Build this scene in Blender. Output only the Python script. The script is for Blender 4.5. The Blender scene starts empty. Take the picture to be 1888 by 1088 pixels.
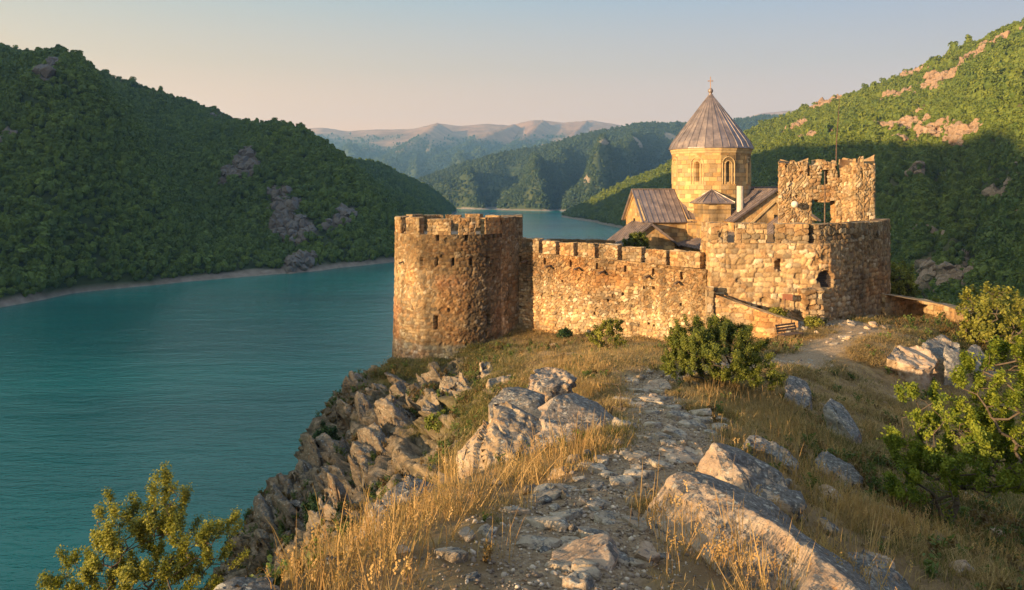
import bpy, bmesh, math, random
import numpy as np
from mathutils import Vector, Matrix

# ------------------------------------------------------------------ camera, sky, sun, exposure
SC = bpy.context.scene
COL = SC.collection
FPX = 1364.0            # focal length in photo pixels (photo 1888 wide)
HOR = 350.0             # photo row of the horizon
CX = 944.0
cam_d = bpy.data.cameras.new('camera'); cam = bpy.data.objects.new('camera', cam_d); COL.objects.link(cam)
cam.location = (0, 0, 0); cam.rotation_euler = (math.radians(90), 0, 0)
cam_d.sensor_width = 36.0; cam_d.lens = FPX / 1888 * 36.0
cam_d.shift_y = -(544 - HOR) / 1888.0
cam_d.clip_start = 0.1; cam_d.clip_end = 30000
SC.camera = cam

SUN_EL = math.radians(9.0)
SUN_AZ = (-0.83, -0.56)
_l = math.hypot(*SUN_AZ)
SUN = Vector((SUN_AZ[0] / _l * math.cos(SUN_EL), SUN_AZ[1] / _l * math.cos(SUN_EL), math.sin(SUN_EL)))
sun_d = bpy.data.lights.new('sun', 'SUN'); sun = bpy.data.objects.new('sun', sun_d); COL.objects.link(sun)
sun_d.energy = 5.0; sun_d.angle = math.radians(0.4); sun_d.color = (1.0, 0.69, 0.36)
sun.rotation_euler = SUN.to_track_quat('Z', 'Y').to_euler()
sun.location = SUN * 50

world = bpy.data.worlds.new('World'); SC.world = world; world.use_nodes = True
def setup_world():
    nt = world.node_tree; n = nt.nodes; L = nt.links; n.clear()
    out = n.new('ShaderNodeOutputWorld'); bg = n.new('ShaderNodeBackground'); sky = n.new('ShaderNodeTexSky')
    sky.sky_type = 'NISHITA'; sky.sun_disc = False; sky.sun_elevation = SUN_EL
    sky.sun_rotation = math.atan2(SUN.x, SUN.y)
    sky.altitude = 900; sky.air_density = 1.0; sky.dust_density = 2.0; sky.ozone_density = 1.6
    # evening colour of the low sky: warm band at the horizon, greyer blue above
    tc = n.new('ShaderNodeTexCoord'); sep = n.new('ShaderNodeSeparateXYZ'); L.new(tc.outputs['Generated'], sep.inputs[0])
    ramp = n.new('ShaderNodeValToRGB'); L.new(sep.outputs['Z'], ramp.inputs[0])
    cr = ramp.color_ramp
    cr.elements[0].position = 0.0; cr.elements[0].color = (5.9, 3.0, 1.5, 1)
    cr.elements[1].position = 1.0; cr.elements[1].color = (3.4, 4.1, 5.2, 1)
    for p, c in ((0.08, (5.8, 3.15, 1.9, 1)), (0.16, (3.6, 2.7, 2.15, 1)), (0.26, (1.95, 2.4, 3.0, 1)), (0.5, (3.3, 4.0, 4.9, 1))):
        e = cr.elements.new(p); e.color = c
    # a little brighter on the sun's side
    mm = n.new('ShaderNodeVectorMath'); mm.operation = 'MULTIPLY_ADD'; L.new(sep.outputs['X'], mm.inputs[0]); mm.inputs[1].default_value = (-0.42, -0.34, 0.02); mm.inputs[2].default_value = (1.0, 0.98, 0.88)
    sc_ = n.new('ShaderNodeVectorMath'); sc_.operation = 'MULTIPLY'; L.new(ramp.outputs[0], sc_.inputs[0]); L.new(mm.outputs[0], sc_.inputs[1])
    mix = n.new('ShaderNodeMixRGB'); mix.inputs[0].default_value = 0.88
    L.new(sky.outputs[0], mix.inputs[1]); L.new(sc_.outputs[0], mix.inputs[2])
    L.new(mix.outputs[0], bg.inputs['Color']); bg.inputs['Strength'].default_value = 0.087
    L.new(bg.outputs[0], out.inputs[0])
setup_world()
vs = SC.view_settings
SC.display_settings.display_device = 'sRGB'
vs.view_transform = 'Standard'; vs.look = 'None'; vs.exposure = 1.4; vs.gamma = 1.0; vs.use_curve_mapping = False
cy = SC.cycles
cy.max_bounces = 6; cy.diffuse_bounces = 3; cy.glossy_bounces = 2; cy.transmission_bounces = 3; cy.volume_bounces = 0; cy.transparent_max_bounces = 6
cy.caustics_reflective = False; cy.caustics_refractive = False; cy.sample_clamp_indirect = 4

LAKE = -45.0
R = random.Random(7)
# ------------------------------------------------------------------ helpers
def W(px, py, Y):
    """real place at distance Y seen at a photo pixel (used only to survey where things stand)"""
    return ((px - CX) / FPX * Y, Y, (HOR - py) / FPX * Y)

def hsh(ix, iy, iz, seed=0):
    ix = ix.astype(np.int64).astype(np.uint32); iy = iy.astype(np.int64).astype(np.uint32); iz = iz.astype(np.int64).astype(np.uint32)
    h = ix * np.uint32(374761393) + iy * np.uint32(668265263) + iz * np.uint32(2147483647) + np.uint32((seed * 974711 + 12345) & 0xffffffff)
    h = (h ^ (h >> np.uint32(13))) * np.uint32(1274126177)
    h = (h ^ (h >> np.uint32(16))) * np.uint32(2246822519)
    h = h ^ (h >> np.uint32(13))
    return h.astype(np.float64) / 4294967295.0

def vnoise(x, y, z, seed=0):
    x = np.asarray(x, float); y = np.asarray(y, float) + 0 * x; z = np.asarray(z, float) + 0 * x
    xi = np.floor(x); yi = np.floor(y); zi = np.floor(z)
    u = x - xi; v = y - yi; w = z - zi
    u = u * u * (3 - 2 * u); v = v * v * (3 - 2 * v); w = w * w * (3 - 2 * w)
    r = 0
    for dx in (0, 1):
        for dy in (0, 1):
            for dz in (0, 1):
                r = r + hsh(xi + dx, yi + dy, zi + dz, seed) * (u if dx else 1 - u) * (v if dy else 1 - v) * (w if dz else 1 - w)
    return r * 2 - 1

def fbm(x, y, z=0.0, oct=4, seed=0, gain=0.5):
    a = 1; f = 1; s = 0; t = 0
    for o in range(oct):
        s = s + a * vnoise(np.asarray(x) * f, np.asarray(y) * f, np.asarray(z) * f + 0 * np.asarray(x), seed + o * 17); t += a; a *= gain; f *= 2.03
    return s / t

def ridged(x, y, z=0.0, oct=4, seed=0):
    a = 1; f = 1; s = 0; t = 0
    for o in range(oct):
        s = s + a * (1 - 2 * np.abs(vnoise(np.asarray(x) * f, np.asarray(y) * f, np.asarray(z) * f + 0 * np.asarray(x), seed + o * 17))); t += a; a *= 0.5; f *= 2.1
    return s / t

def voro(u, v, seed=0, jit=0.8, p=3.0, row=True):
    """2-D cells (optionally in staggered courses): F1, F2, three random numbers of the cell"""
    u = np.asarray(u, float); v = np.asarray(v, float)
    vi = np.floor(v); F1 = np.full(u.shape, 9.0); F2 = np.full(u.shape, 9.0); I = np.zeros(u.shape); J = np.zeros(u.shape)
    for dy in (-1, 0, 1):
        rr = vi + dy
        off = (hsh(rr, rr * 0, rr * 0, seed + 5)) if row else 0.0
        uo = u - off; ui = np.floor(uo)
        for dx in (-2, -1, 0, 1, 2):
            cc = ui + dx
            px = cc + 0.5 + (hsh(cc, rr, rr * 0, seed) - 0.5) * jit
            py = rr + 0.5 + (hsh(cc, rr, rr * 0 + 1, seed) - 0.5) * jit * (0.45 if row else 1)
            d = (np.abs(uo - px) ** p + np.abs(v - py) ** p) ** (1 / p)
            near = d < F1
            F2 = np.where(near, F1, np.minimum(F2, d))
            I = np.where(near, cc, I); J = np.where(near, rr, J)
            F1 = np.where(near, d, F1)
    z = np.zeros(u.shape)
    return F1, F2, hsh(I, J, z + 3, seed), hsh(I, J, z + 4, seed), hsh(I, J, z + 5, seed)

def sstep(a, b, x):
    t = np.clip((x - a) / (b - a), 0, 1); return t * t * (3 - 2 * t)

def lerp(a, b, t):
    return a + (b - a) * t

def mesh_np(name, V, F, mats, cols=None, parent=None, smooth=False, mi=None, attr='Col'):
    """V (n,3); F list of tuples or (m,k) int array"""
    me = bpy.data.meshes.new(name)
    V = np.asarray(V, dtype=np.float32)
    if isinstance(F, np.ndarray):
        k = F.shape[1]; nf = F.shape[0]
        me.vertices.add(len(V)); me.vertices.foreach_set('co', V.ravel())
        me.loops.add(nf * k); me.loops.foreach_set('vertex_index', F.astype(np.int32).ravel())
        me.polygons.add(nf); me.polygons.foreach_set('loop_start', np.arange(0, nf * k, k, dtype=np.int32))
        me.update(calc_edges=True)
    else:
        me.from_pydata(V.tolist(), [], F); me.update()
    if cols is not None:
        C = np.ones((len(V), 4), dtype=np.float32); C[:, :3] = np.asarray(cols)[:, :3]
        ca = me.color_attributes.new(attr, 'FLOAT_COLOR', 'POINT'); ca.data.foreach_set('color', C.ravel())
    for m in (mats if isinstance(mats, (list, tuple)) else [mats]):
        me.materials.append(m)
    if mi is not None: me.polygons.foreach_set('material_index', np.asarray(mi, dtype=np.int32))
    if smooth: me.polygons.foreach_set('use_smooth', np.ones(len(me.polygons), dtype=bool))
    me.validate()
    o = bpy.data.objects.new(name, me); COL.objects.link(o)
    if parent is not None: o.parent = parent
    return o

def tag(o, label=None, cat=None, group=None, kind=None):
    if label: o['label'] = label
    if cat: o['category'] = cat
    if group: o['group'] = group
    if kind: o['kind'] = kind
    return o

def empty(name, loc, label, cat, group=None):
    o = bpy.data.objects.new(name, None); COL.objects.link(o); o.location = loc; o.empty_display_size = 0.3
    tag(o, label, cat, group); return o

def put(child, parent):
    """parent while keeping world placement (parents are unrotated empties)"""
    child.parent = parent
    child.matrix_parent_inverse = Matrix.Translation(-Vector(parent.location)); return child

class MB:
    """collects shapes; build() links them as one mesh"""
    def __init__(s): s.v = []; s.f = []; s.c = []
    def add(s, V, F, col=(1, 1, 1)):
        b = len(s.v); s.v += [tuple(map(float, p)) for p in V]; s.f += [tuple(i + b for i in f) for f in F]
        s.c += [col] * len(V) if not isinstance(col, np.ndarray) else [tuple(q) for q in col]
    def box(s, c, size, rot=0.0, M=None, col=(1, 1, 1)):
        hx, hy, hz = size[0] / 2, size[1] / 2, size[2] / 2
        P = [Vector((x, y, z)) for x in (-hx, hx) for y in (-hy, hy) for z in (-hz, hz)]
        M = M or Matrix.Rotation(rot, 3, 'Z')
        P = [M @ p + Vector(c) for p in P]
        s.add(P, [(0, 1, 3, 2), (4, 6, 7, 5), (0, 4, 5, 1), (2, 3, 7, 6), (0, 2, 6, 4), (1, 5, 7, 3)], col)
    def bar(s, a, b, w, h=None, up=(0, 0, 1), col=(1, 1, 1)):
        a = Vector(a); b = Vector(b); d = (b - a); ln = d.length; d.normalize(); h = h or w
        x = d.cross(Vector(up)); 
        if x.length < 1e-4: x = d.cross(Vector((1, 0, 0)))
        x.normalize(); z = x.cross(d)
        M = Matrix((x, d, z)).transposed()
        s.box((a + b) / 2, (w, ln, h), M=M, col=col)
    def tube(s, pts, rad, n=8, col=(1, 1, 1), cap=True):
        pts = [Vector(p) for p in pts]; b = len(s.v)
        if not hasattr(rad, '__len__'): rad = [rad] * len(pts)
        for i, p in enumerate(pts):
            d = (pts[min(i + 1, len(pts) - 1)] - pts[max(i - 1, 0)]).normalized()
            x = d.cross(Vector((0.13, 0.2, 1)) if abs(d.z) < 0.95 else Vector((1, 0, 0))).normalized(); y = d.cross(x)
            for k in range(n):
                a = 2 * math.pi * k / n
                q = p + x * (math.cos(a) * rad[i]) + y * (math.sin(a) * rad[i]); s.v.append(tuple(q)); s.c.append(col)
        for i in range(len(pts) - 1):
            for k in range(n):
                k2 = (k + 1) % n
                s.f.append((b + i * n + k, b + i * n + k2, b + (i + 1) * n + k2, b + (i + 1) * n + k))
        if cap:
            s.f.append(tuple(b + k for k in range(n))); s.f.append(tuple(b + (len(pts) - 1) * n + k for k in reversed(range(n))))
    def lathe(s, c, prof, n=16, col=(1, 1, 1)):
        b = len(s.v); c = Vector(c)
        for r, z in prof:
            for k in range(n):
                a = 2 * math.pi * k / n; s.v.append((c.x + r * math.cos(a), c.y + r * math.sin(a), c.z + z)); s.c.append(col)
        for i in range(len(prof) - 1):
            for k in range(n):
                k2 = (k + 1) % n; s.f.append((b + i * n + k, b + i * n + k2, b + (i + 1) * n + k2, b + (i + 1) * n + k))
        s.f.append(tuple(b + (len(prof) - 1) * n + k for k in range(n))); s.f.append(tuple(b + k for k in reversed(range(n))))
    def build(s, name, mat, parent=None, smooth=False, cols=False):
        o = mesh_np(name, np.array(s.v), s.f, mat, cols=np.array(s.c) if cols else None, smooth=smooth)
        if parent is not None: put(o, parent)
        return o

def grid_faces(nr, nc):
    i = np.arange(nr - 1)[:, None] * nc + np.arange(nc - 1)[None, :]
    return np.stack([i, i + 1, i + nc + 1, i + nc], -1).reshape(-1, 4)

# ------------------------------------------------------------------ materials
def nmat(name):
    m = bpy.data.materials.new(name); m.use_nodes = True; nt = m.node_tree; nt.nodes.clear()
    return m, nt.nodes, nt.links
def bsdf_out(n, L, rough=0.9, spec=0.3):
    o = n.new('ShaderNodeOutputMaterial'); b = n.new('ShaderNodeBsdfPrincipled'); L.new(b.outputs[0], o.inputs[0])
    b.inputs['Roughness'].default_value = rough; b.inputs['Specular IOR Level'].default_value = spec
    return b, o
def noise_n(n, L, vec, scale, detail=4, rough=0.55):
    t = n.new('ShaderNodeTexNoise'); t.inputs['Scale'].default_value = scale; t.inputs['Detail'].default_value = detail; t.inputs['Roughness'].default_value = rough
    L.new(vec, t.inputs['Vector']); return t.outputs['Fac']
def ramp_n(n, L, fac, stops):
    r = n.new('ShaderNodeValToRGB'); L.new(fac, r.inputs[0]); e = r.color_ramp.elements
    e[0].position, e[0].color = stops[0][0], (*stops[0][1], 1); e[1].position, e[1].color = stops[-1][0], (*stops[-1][1], 1)
    for p, c in stops[1:-1]:
        q = e.new(p); q.color = (*c, 1)
    return r.outputs[0]
def mixc(n, L, fac, a, b, mode='MIX'):
    m = n.new('ShaderNodeMixRGB'); m.blend_type = mode
    for sck, v in ((m.inputs[0], fac), (m.inputs[1], a), (m.inputs[2], b)):
        if hasattr(v, 'links'): L.new(v, sck)
        elif isinstance(v, tuple): sck.default_value = (*v, 1)
        else: sck.default_value = v
    return m.outputs[0]
def mathn(n, L, op, a, b=None, clamp=False):
    m = n.new('ShaderNodeMath'); m.operation = op; m.use_clamp = clamp
    for sck, v in zip(m.inputs, (a, b)):
        if v is None: continue
        if hasattr(v, 'links'): L.new(v, sck)
        else: sck.default_value = v
    return m.outputs[0]
def bumpn(n, L, b, h, strength=0.5, dist=0.05):
    q = n.new('ShaderNodeBump'); q.inputs['Strength'].default_value = strength; q.inputs['Distance'].default_value = dist
    L.new(h, q.inputs['Height']); L.new(q.outputs[0], b.inputs['Normal'])

def mat_attr(name, rough=0.9, nscale=9.0, namp=0.35, bdist=0.02, bscale=30.0, spec=0.2):
    """colour from the mesh's own colour attribute, broken up by fine noise and bump"""
    m, n, L = nmat(name); b, o = bsdf_out(n, L, rough, spec)
    g = n.new('ShaderNodeNewGeometry').outputs['Position']
    at = n.new('ShaderNodeVertexColor'); at.layer_name = 'Col'
    f = noise_n(n, L, g, nscale, 5); v = ramp_n(n, L, f, [(0.25, (1 - namp,) * 3), (0.75, (1 + namp,) * 3)])
    L.new(mixc(n, L, 1.0, at.outputs[0], v, 'MULTIPLY'), b.inputs['Base Color'])
    bumpn(n, L, b, noise_n(n, L, g, bscale, 6, 0.65), 0.7, bdist)
    return m
def mat_plain(name, col, rough=0.6, metal=0.0, var=0.25, scale=4.0, bd=0.0):
    m, n, L = nmat(name); b, o = bsdf_out(n, L, rough, 0.4); b.inputs['Metallic'].default_value = metal
    g = n.new('ShaderNodeNewGeometry').outputs['Position']
    f = noise_n(n, L, g, scale, 5); L.new(ramp_n(n, L, f, [(0.3, tuple(c * (1 - var) for c in col)), (0.7, tuple(min(1, c * (1 + var)) for c in col))]), b.inputs['Base Color'])
    if bd: bumpn(n, L, b, f, 0.5, bd)
    return m
def mat_foliage(name, dark, light, trans=0.25, attr=False, rnd=True, rough=0.6, varscale=None):
    """leaves: colour varies from plant to plant and by leaf, and some light passes through"""
    m, n, L = nmat(name); o = n.new('ShaderNodeOutputMaterial')
    d = n.new('ShaderNodeBsdfPrincipled'); d.inputs['Roughness'].default_value = rough; d.inputs['Specular IOR Level'].default_value = 0.25
    t = n.new('ShaderNodeBsdfTranslucent'); mx = n.new('ShaderNodeMixShader'); mx.inputs[0].default_value = trans
    if attr:
        at = n.new('ShaderNodeVertexColor'); at.layer_name = 'Col'; sp = n.new('ShaderNodeSeparateColor'); L.new(at.outputs[0], sp.inputs[0]); fac = sp.outputs[0]
    if rnd:
        oi = n.new('ShaderNodeObjectInfo').outputs['Random']
        fac = mathn(n, L, 'ADD', mathn(n, L, 'MULTIPLY', fac, 0.45), mathn(n, L, 'MULTIPLY', oi, 0.55)) if attr else oi
    if varscale:
        g = n.new('ShaderNodeNewGeometry').outputs['Position']
        fac = mathn(n, L, 'ADD', mathn(n, L, 'MULTIPLY', fac, 0.6), mathn(n, L, 'MULTIPLY', noise_n(n, L, g, varscale, 3), 0.45))
    mid = tuple((a + b) / 2 for a, b in zip(dark, light))
    c = ramp_n(n, L, fac, [(0.0, dark), (0.55, mid), (1.0, light)])
    L.new(c, d.inputs['Base Color']); L.new(mixc(n, L, 1.0, c, (1.0, 1.1, 0.6), 'MULTIPLY'), t.inputs['Color'])
    L.new(d.outputs[0], mx.inputs[1]); L.new(t.outputs[0], mx.inputs[2]); L.new(mx.outputs[0], o.inputs[0])
    return m
# ------------------------------------------------------------------ instancing helper (forests, grass, gravel)
def scatter(name, P, rot, scl, pid, protos, kind='stuff'):
    me = bpy.data.meshes.new(name); n = len(P)
    me.vertices.add(n); me.vertices.foreach_set('co', np.asarray(P, dtype=np.float32).ravel())
    a = me.attributes.new('rot', 'FLOAT_VECTOR', 'POINT'); a.data.foreach_set('vector', np.asarray(rot, dtype=np.float32).ravel())
    a = me.attributes.new('scl', 'FLOAT_VECTOR', 'POINT'); a.data.foreach_set('vector', np.asarray(scl, dtype=np.float32).ravel())
    a = me.attributes.new('pid', 'INT', 'POINT'); a.data.foreach_set('value', np.asarray(pid, dtype=np.int32))
    o = bpy.data.objects.new(name, me); COL.objects.link(o)
    ng = bpy.data.node_groups.new(name, 'GeometryNodeTree')
    ng.interface.new_socket('Geometry', in_out='INPUT', socket_type='NodeSocketGeometry'); ng.interface.new_socket('Geometry', in_out='OUTPUT', socket_type='NodeSocketGeometry')
    N = ng.nodes; L = ng.links
    gi = N.new('NodeGroupInput'); go = N.new('NodeGroupOutput'); ip = N.new('GeometryNodeInstanceOnPoints'); j = N.new('GeometryNodeJoinGeometry')
    for pr in protos:
        oi = N.new('GeometryNodeObjectInfo'); oi.inputs['Object'].default_value = pr; oi.inputs['As Instance'].default_value = True
        L.new(oi.outputs['Geometry'], j.inputs[0])
    def named(nm, t):
        q = N.new('GeometryNodeInputNamedAttribute'); q.data_type = t; q.inputs['Name'].default_value = nm
        return q.outputs['Attribute']
    L.new(gi.outputs[0], ip.inputs['Points']); L.new(j.outputs[0], ip.inputs['Instance']); ip.inputs['Pick Instance'].default_value = True
    L.new(named('pid', 'INT'), ip.inputs['Instance Index'])
    L.new(named('rot', 'FLOAT_VECTOR'), ip.inputs['Rotation']); L.new(named('scl', 'FLOAT_VECTOR'), ip.inputs['Scale'])
    L.new(ip.outputs[0], go.inputs[0])
    md = o.modifiers.new('scatter', 'NODES'); md.node_group = ng
    o['kind'] = kind
    return o

def proto_mesh(name, V, F, mat, cols=None, smooth=False):
    o = mesh_np(name, V, F, mat, cols=cols, smooth=smooth); COL.objects.unlink(o); return o

def leaf_quads(C, N, size, rng, aspect=0.6, col=None, spread=0.9):
    """quads centred on C, roughly facing N"""
    n = len(C); Nn = N + rng.normal(0, spread, (n, 3)); Nn /= np.linalg.norm(Nn, axis=1)[:, None] + 1e-9
    T = np.cross(Nn, rng.normal(0, 1, (n, 3))); T /= np.linalg.norm(T, axis=1)[:, None] + 1e-9
    B = np.cross(Nn, T); s = size * rng.uniform(0.6, 1.35, n)[:, None]
    V = np.stack([C - T * s, C - B * s * aspect + Nn * s * 0.2, C + T * s, C + B * s * aspect + Nn * s * 0.2], 1).reshape(-1, 3)
    F = np.arange(n * 4).reshape(-1, 4)
    return V, F

M_forest = mat_foliage('forest_leaves', (0.018, 0.052, 0.010), (0.20, 0.27, 0.035), trans=0.15, attr=True, rnd=True, varscale=0.012)
M_forest_sun = mat_foliage('sun_toned_forest_leaves', (0.03, 0.075, 0.010), (0.26, 0.28, 0.035), trans=0.25, attr=True, rnd=True, varscale=0.015)  # lighter copy of the forest leaves; the slope's sunlight is put into the colour
M_forest_far = mat_foliage('far_forest_leaves', (0.02, 0.045, 0.016), (0.075, 0.105, 0.03), trans=0.1, attr=True, rnd=True)

def crown_proto(seed, mat, nl=9, nq=34, h=1.25, q=0.085):
    """unit broadleaf crown (about 1 wide): lobes covered in leaf clumps"""
    g = np.random.default_rng(seed); Vs = []; Fs = []; Cs = []; b = 0
    for k in range(nl):
        a = g.uniform(0, 2 * np.pi); r = g.uniform(0.0, 0.34) if k else 0
        c = np.array([r * np.cos(a), r * np.sin(a), h * (0.38 + 0.42 * g.uniform(0, 1) * (1 - r))]) if k else np.array([0, 0, h * 0.55])
        rad = g.uniform(0.15, 0.26) if k else 0.3
        D = g.normal(0, 1, (nq, 3)); D /= np.linalg.norm(D, axis=1)[:, None]; D[:, 2] = np.where(D[:, 2] < -0.5, -D[:, 2], D[:, 2])
        C = c + D * rad * g.uniform(0.82, 1.12, (nq, 1))
        V, F = leaf_quads(C, D, q, g, 0.8, spread=0.45)
        Vs.append(V); Fs.append(F + b); b += len(V)
        Cs.append(np.repeat(g.uniform(0.0, 1, (nq, 1)) * 0.6 + g.uniform(0, 0.4), 4, axis=0) * np.ones((1, 3)))
    # inner mass
    bm = bmesh.new(); bmesh.ops.create_icosphere(bm, subdivisions=2, radius=0.3)
    V = np.array([v.co[:] for v in bm.verts]); V = V * (1 + 0.2 * fbm(V[:, 0] * 5, V[:, 1] * 5, V[:, 2] * 5, 2, seed)[:, None]); V[:, 2] = V[:, 2] * 1.35 + h * 0.5
    Ft = np.array([[v.index for v in f.verts] for f in bm.faces]); bm.free()
    V1 = np.concatenate(Vs); F1 = np.concatenate(Fs); C1 = np.concatenate(Cs)
    F = [tuple(f) for f in F1.tolist()] + [tuple(i + len(V1) for i in f) for f in Ft.tolist()]
    V1 = np.concatenate([V1, V]); C1 = np.concatenate([C1, np.full((len(V), 3), 0.15)])
    return proto_mesh('crown_proto', V1, F, mat, cols=C1)
CROWNS = [crown_proto(10 + i, M_forest, h=(1.25, 0.9, 1.7, 1.2, 0.95, 1.35)[i], nl=(9, 13, 6, 10, 14, 8)[i]) for i in range(6)]
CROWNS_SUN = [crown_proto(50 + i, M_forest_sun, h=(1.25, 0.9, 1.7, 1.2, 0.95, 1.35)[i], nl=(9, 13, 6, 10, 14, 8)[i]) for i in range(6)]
CROWNS_FAR = [crown_proto(30 + i, M_forest_far, nl=6, nq=22, q=0.12) for i in range(4)]

def sample_quads(V, F, n, rng, weight=None):
    a, b, c, d = V[F[:, 0]], V[F[:, 1]], V[F[:, 2]], V[F[:, 3]]
    ar = np.linalg.norm(np.cross(c - a, d - b), axis=1) / 2
    if weight is not None: ar = ar * weight
    idx = rng.choice(len(F), n, p=ar / ar.sum()); u = rng.uniform(0, 1, (n, 1)); v = rng.uniform(0, 1, (n, 1))
    P = (a[idx] * (1 - u) + b[idx] * u) * (1 - v) + (d[idx] * (1 - u) + c[idx] * u) * v
    return P, idx, u[:, 0], v[:, 0]

# ------------------------------------------------------------------ water
def make_water():
    m, n, L = nmat('lake_water'); b, o = bsdf_out(n, L, 0.12, 0.18)
    g = n.new('ShaderNodeNewGeometry').outputs['Position']
    mp = n.new('ShaderNodeMapping'); mp.inputs['Scale'].default_value = (0.35, 1.0, 1.0); mp.inputs['Rotation'].default_value = (0, 0, 0.25); L.new(g, mp.inputs[0])
    big = noise_n(n, L, mp.outputs[0], 0.007, 5)
    L.new(ramp_n(n, L, big, [(0.35, (0.001, 0.095, 0.088)), (0.65, (0.003, 0.215, 0.18))]), b.inputs['Base Color'])
    w1 = noise_n(n, L, mp.outputs[0], 0.9, 3); w2 = noise_n(n, L, mp.outputs[0], 3.2, 3)
    w3 = noise_n(n, L, mp.outputs[0], 0.16, 2)
    h = mathn(n, L, 'ADD', mathn(n, L, 'ADD', w1, mathn(n, L, 'MULTIPLY', w2, 0.35)), mathn(n, L, 'MULTIPLY', w3, 2.0))
    bumpn(n, L, b, h, 0.55, 0.4)
    L.new(ramp_n(n, L, noise_n(n, L, mp.outputs[0], 0.02, 3), [(0.35, (0.08,) * 3), (0.7, (0.2,) * 3)]), b.inputs['Roughness'])
    V = [(-890, -610, LAKE), (710, -610, LAKE), (2400, 3900, LAKE), (-2200, 3900, LAKE)]
    tag(mesh_np('water', V, [(0, 1, 2, 3)], m), kind='structure')
make_water()

# ------------------------------------------------------------------ hills
def mat_hill(name, soil1, soil2, rock1, rock2, ns=0.08):
    m, n, L = nmat(name); b, o = bsdf_out(n, L, 0.95, 0.15)
    g = n.new('ShaderNodeNewGeometry').outputs['Position']
    at = n.new('ShaderNodeVertexColor'); at.layer_name = 'Col'; sp = n.new('ShaderNodeSeparateColor'); L.new(at.outputs[0], sp.inputs[0])
    soil = ramp_n(n, L, noise_n(n, L, g, ns, 8, 0.65), [(0.35, soil1), (0.65, soil2)])
    rn = noise_n(n, L, g, ns * 4, 10, 0.8)
    rock = ramp_n(n, L, rn, [(0.3, rock1), (0.5, tuple((p + q) / 2 for p, q in zip(rock1, rock2))), (0.68, rock2)])
    c = mixc(n, L, sp.outputs[0], soil, rock)
    beach = ramp_n(n, L, noise_n(n, L, g, 0.25, 5), [(0.3, (0.16, 0.13, 0.10)), (0.7, (0.27, 0.23, 0.19))])
    c = mixc(n, L, sp.outputs[1], c, beach)
    bare = ramp_n(n, L, noise_n(n, L, g, ns * 0.6, 8, 0.6), [(0.35, (0.24, 0.125, 0.07)), (0.65, (0.40, 0.23, 0.13))])
    c = mixc(n, L, sp.outputs[2], c, bare)
    L.new(c, b.inputs['Base Color']); bumpn(n, L, b, rn, 1.0, 0.5 / ns * 0.1)
    return m

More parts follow.
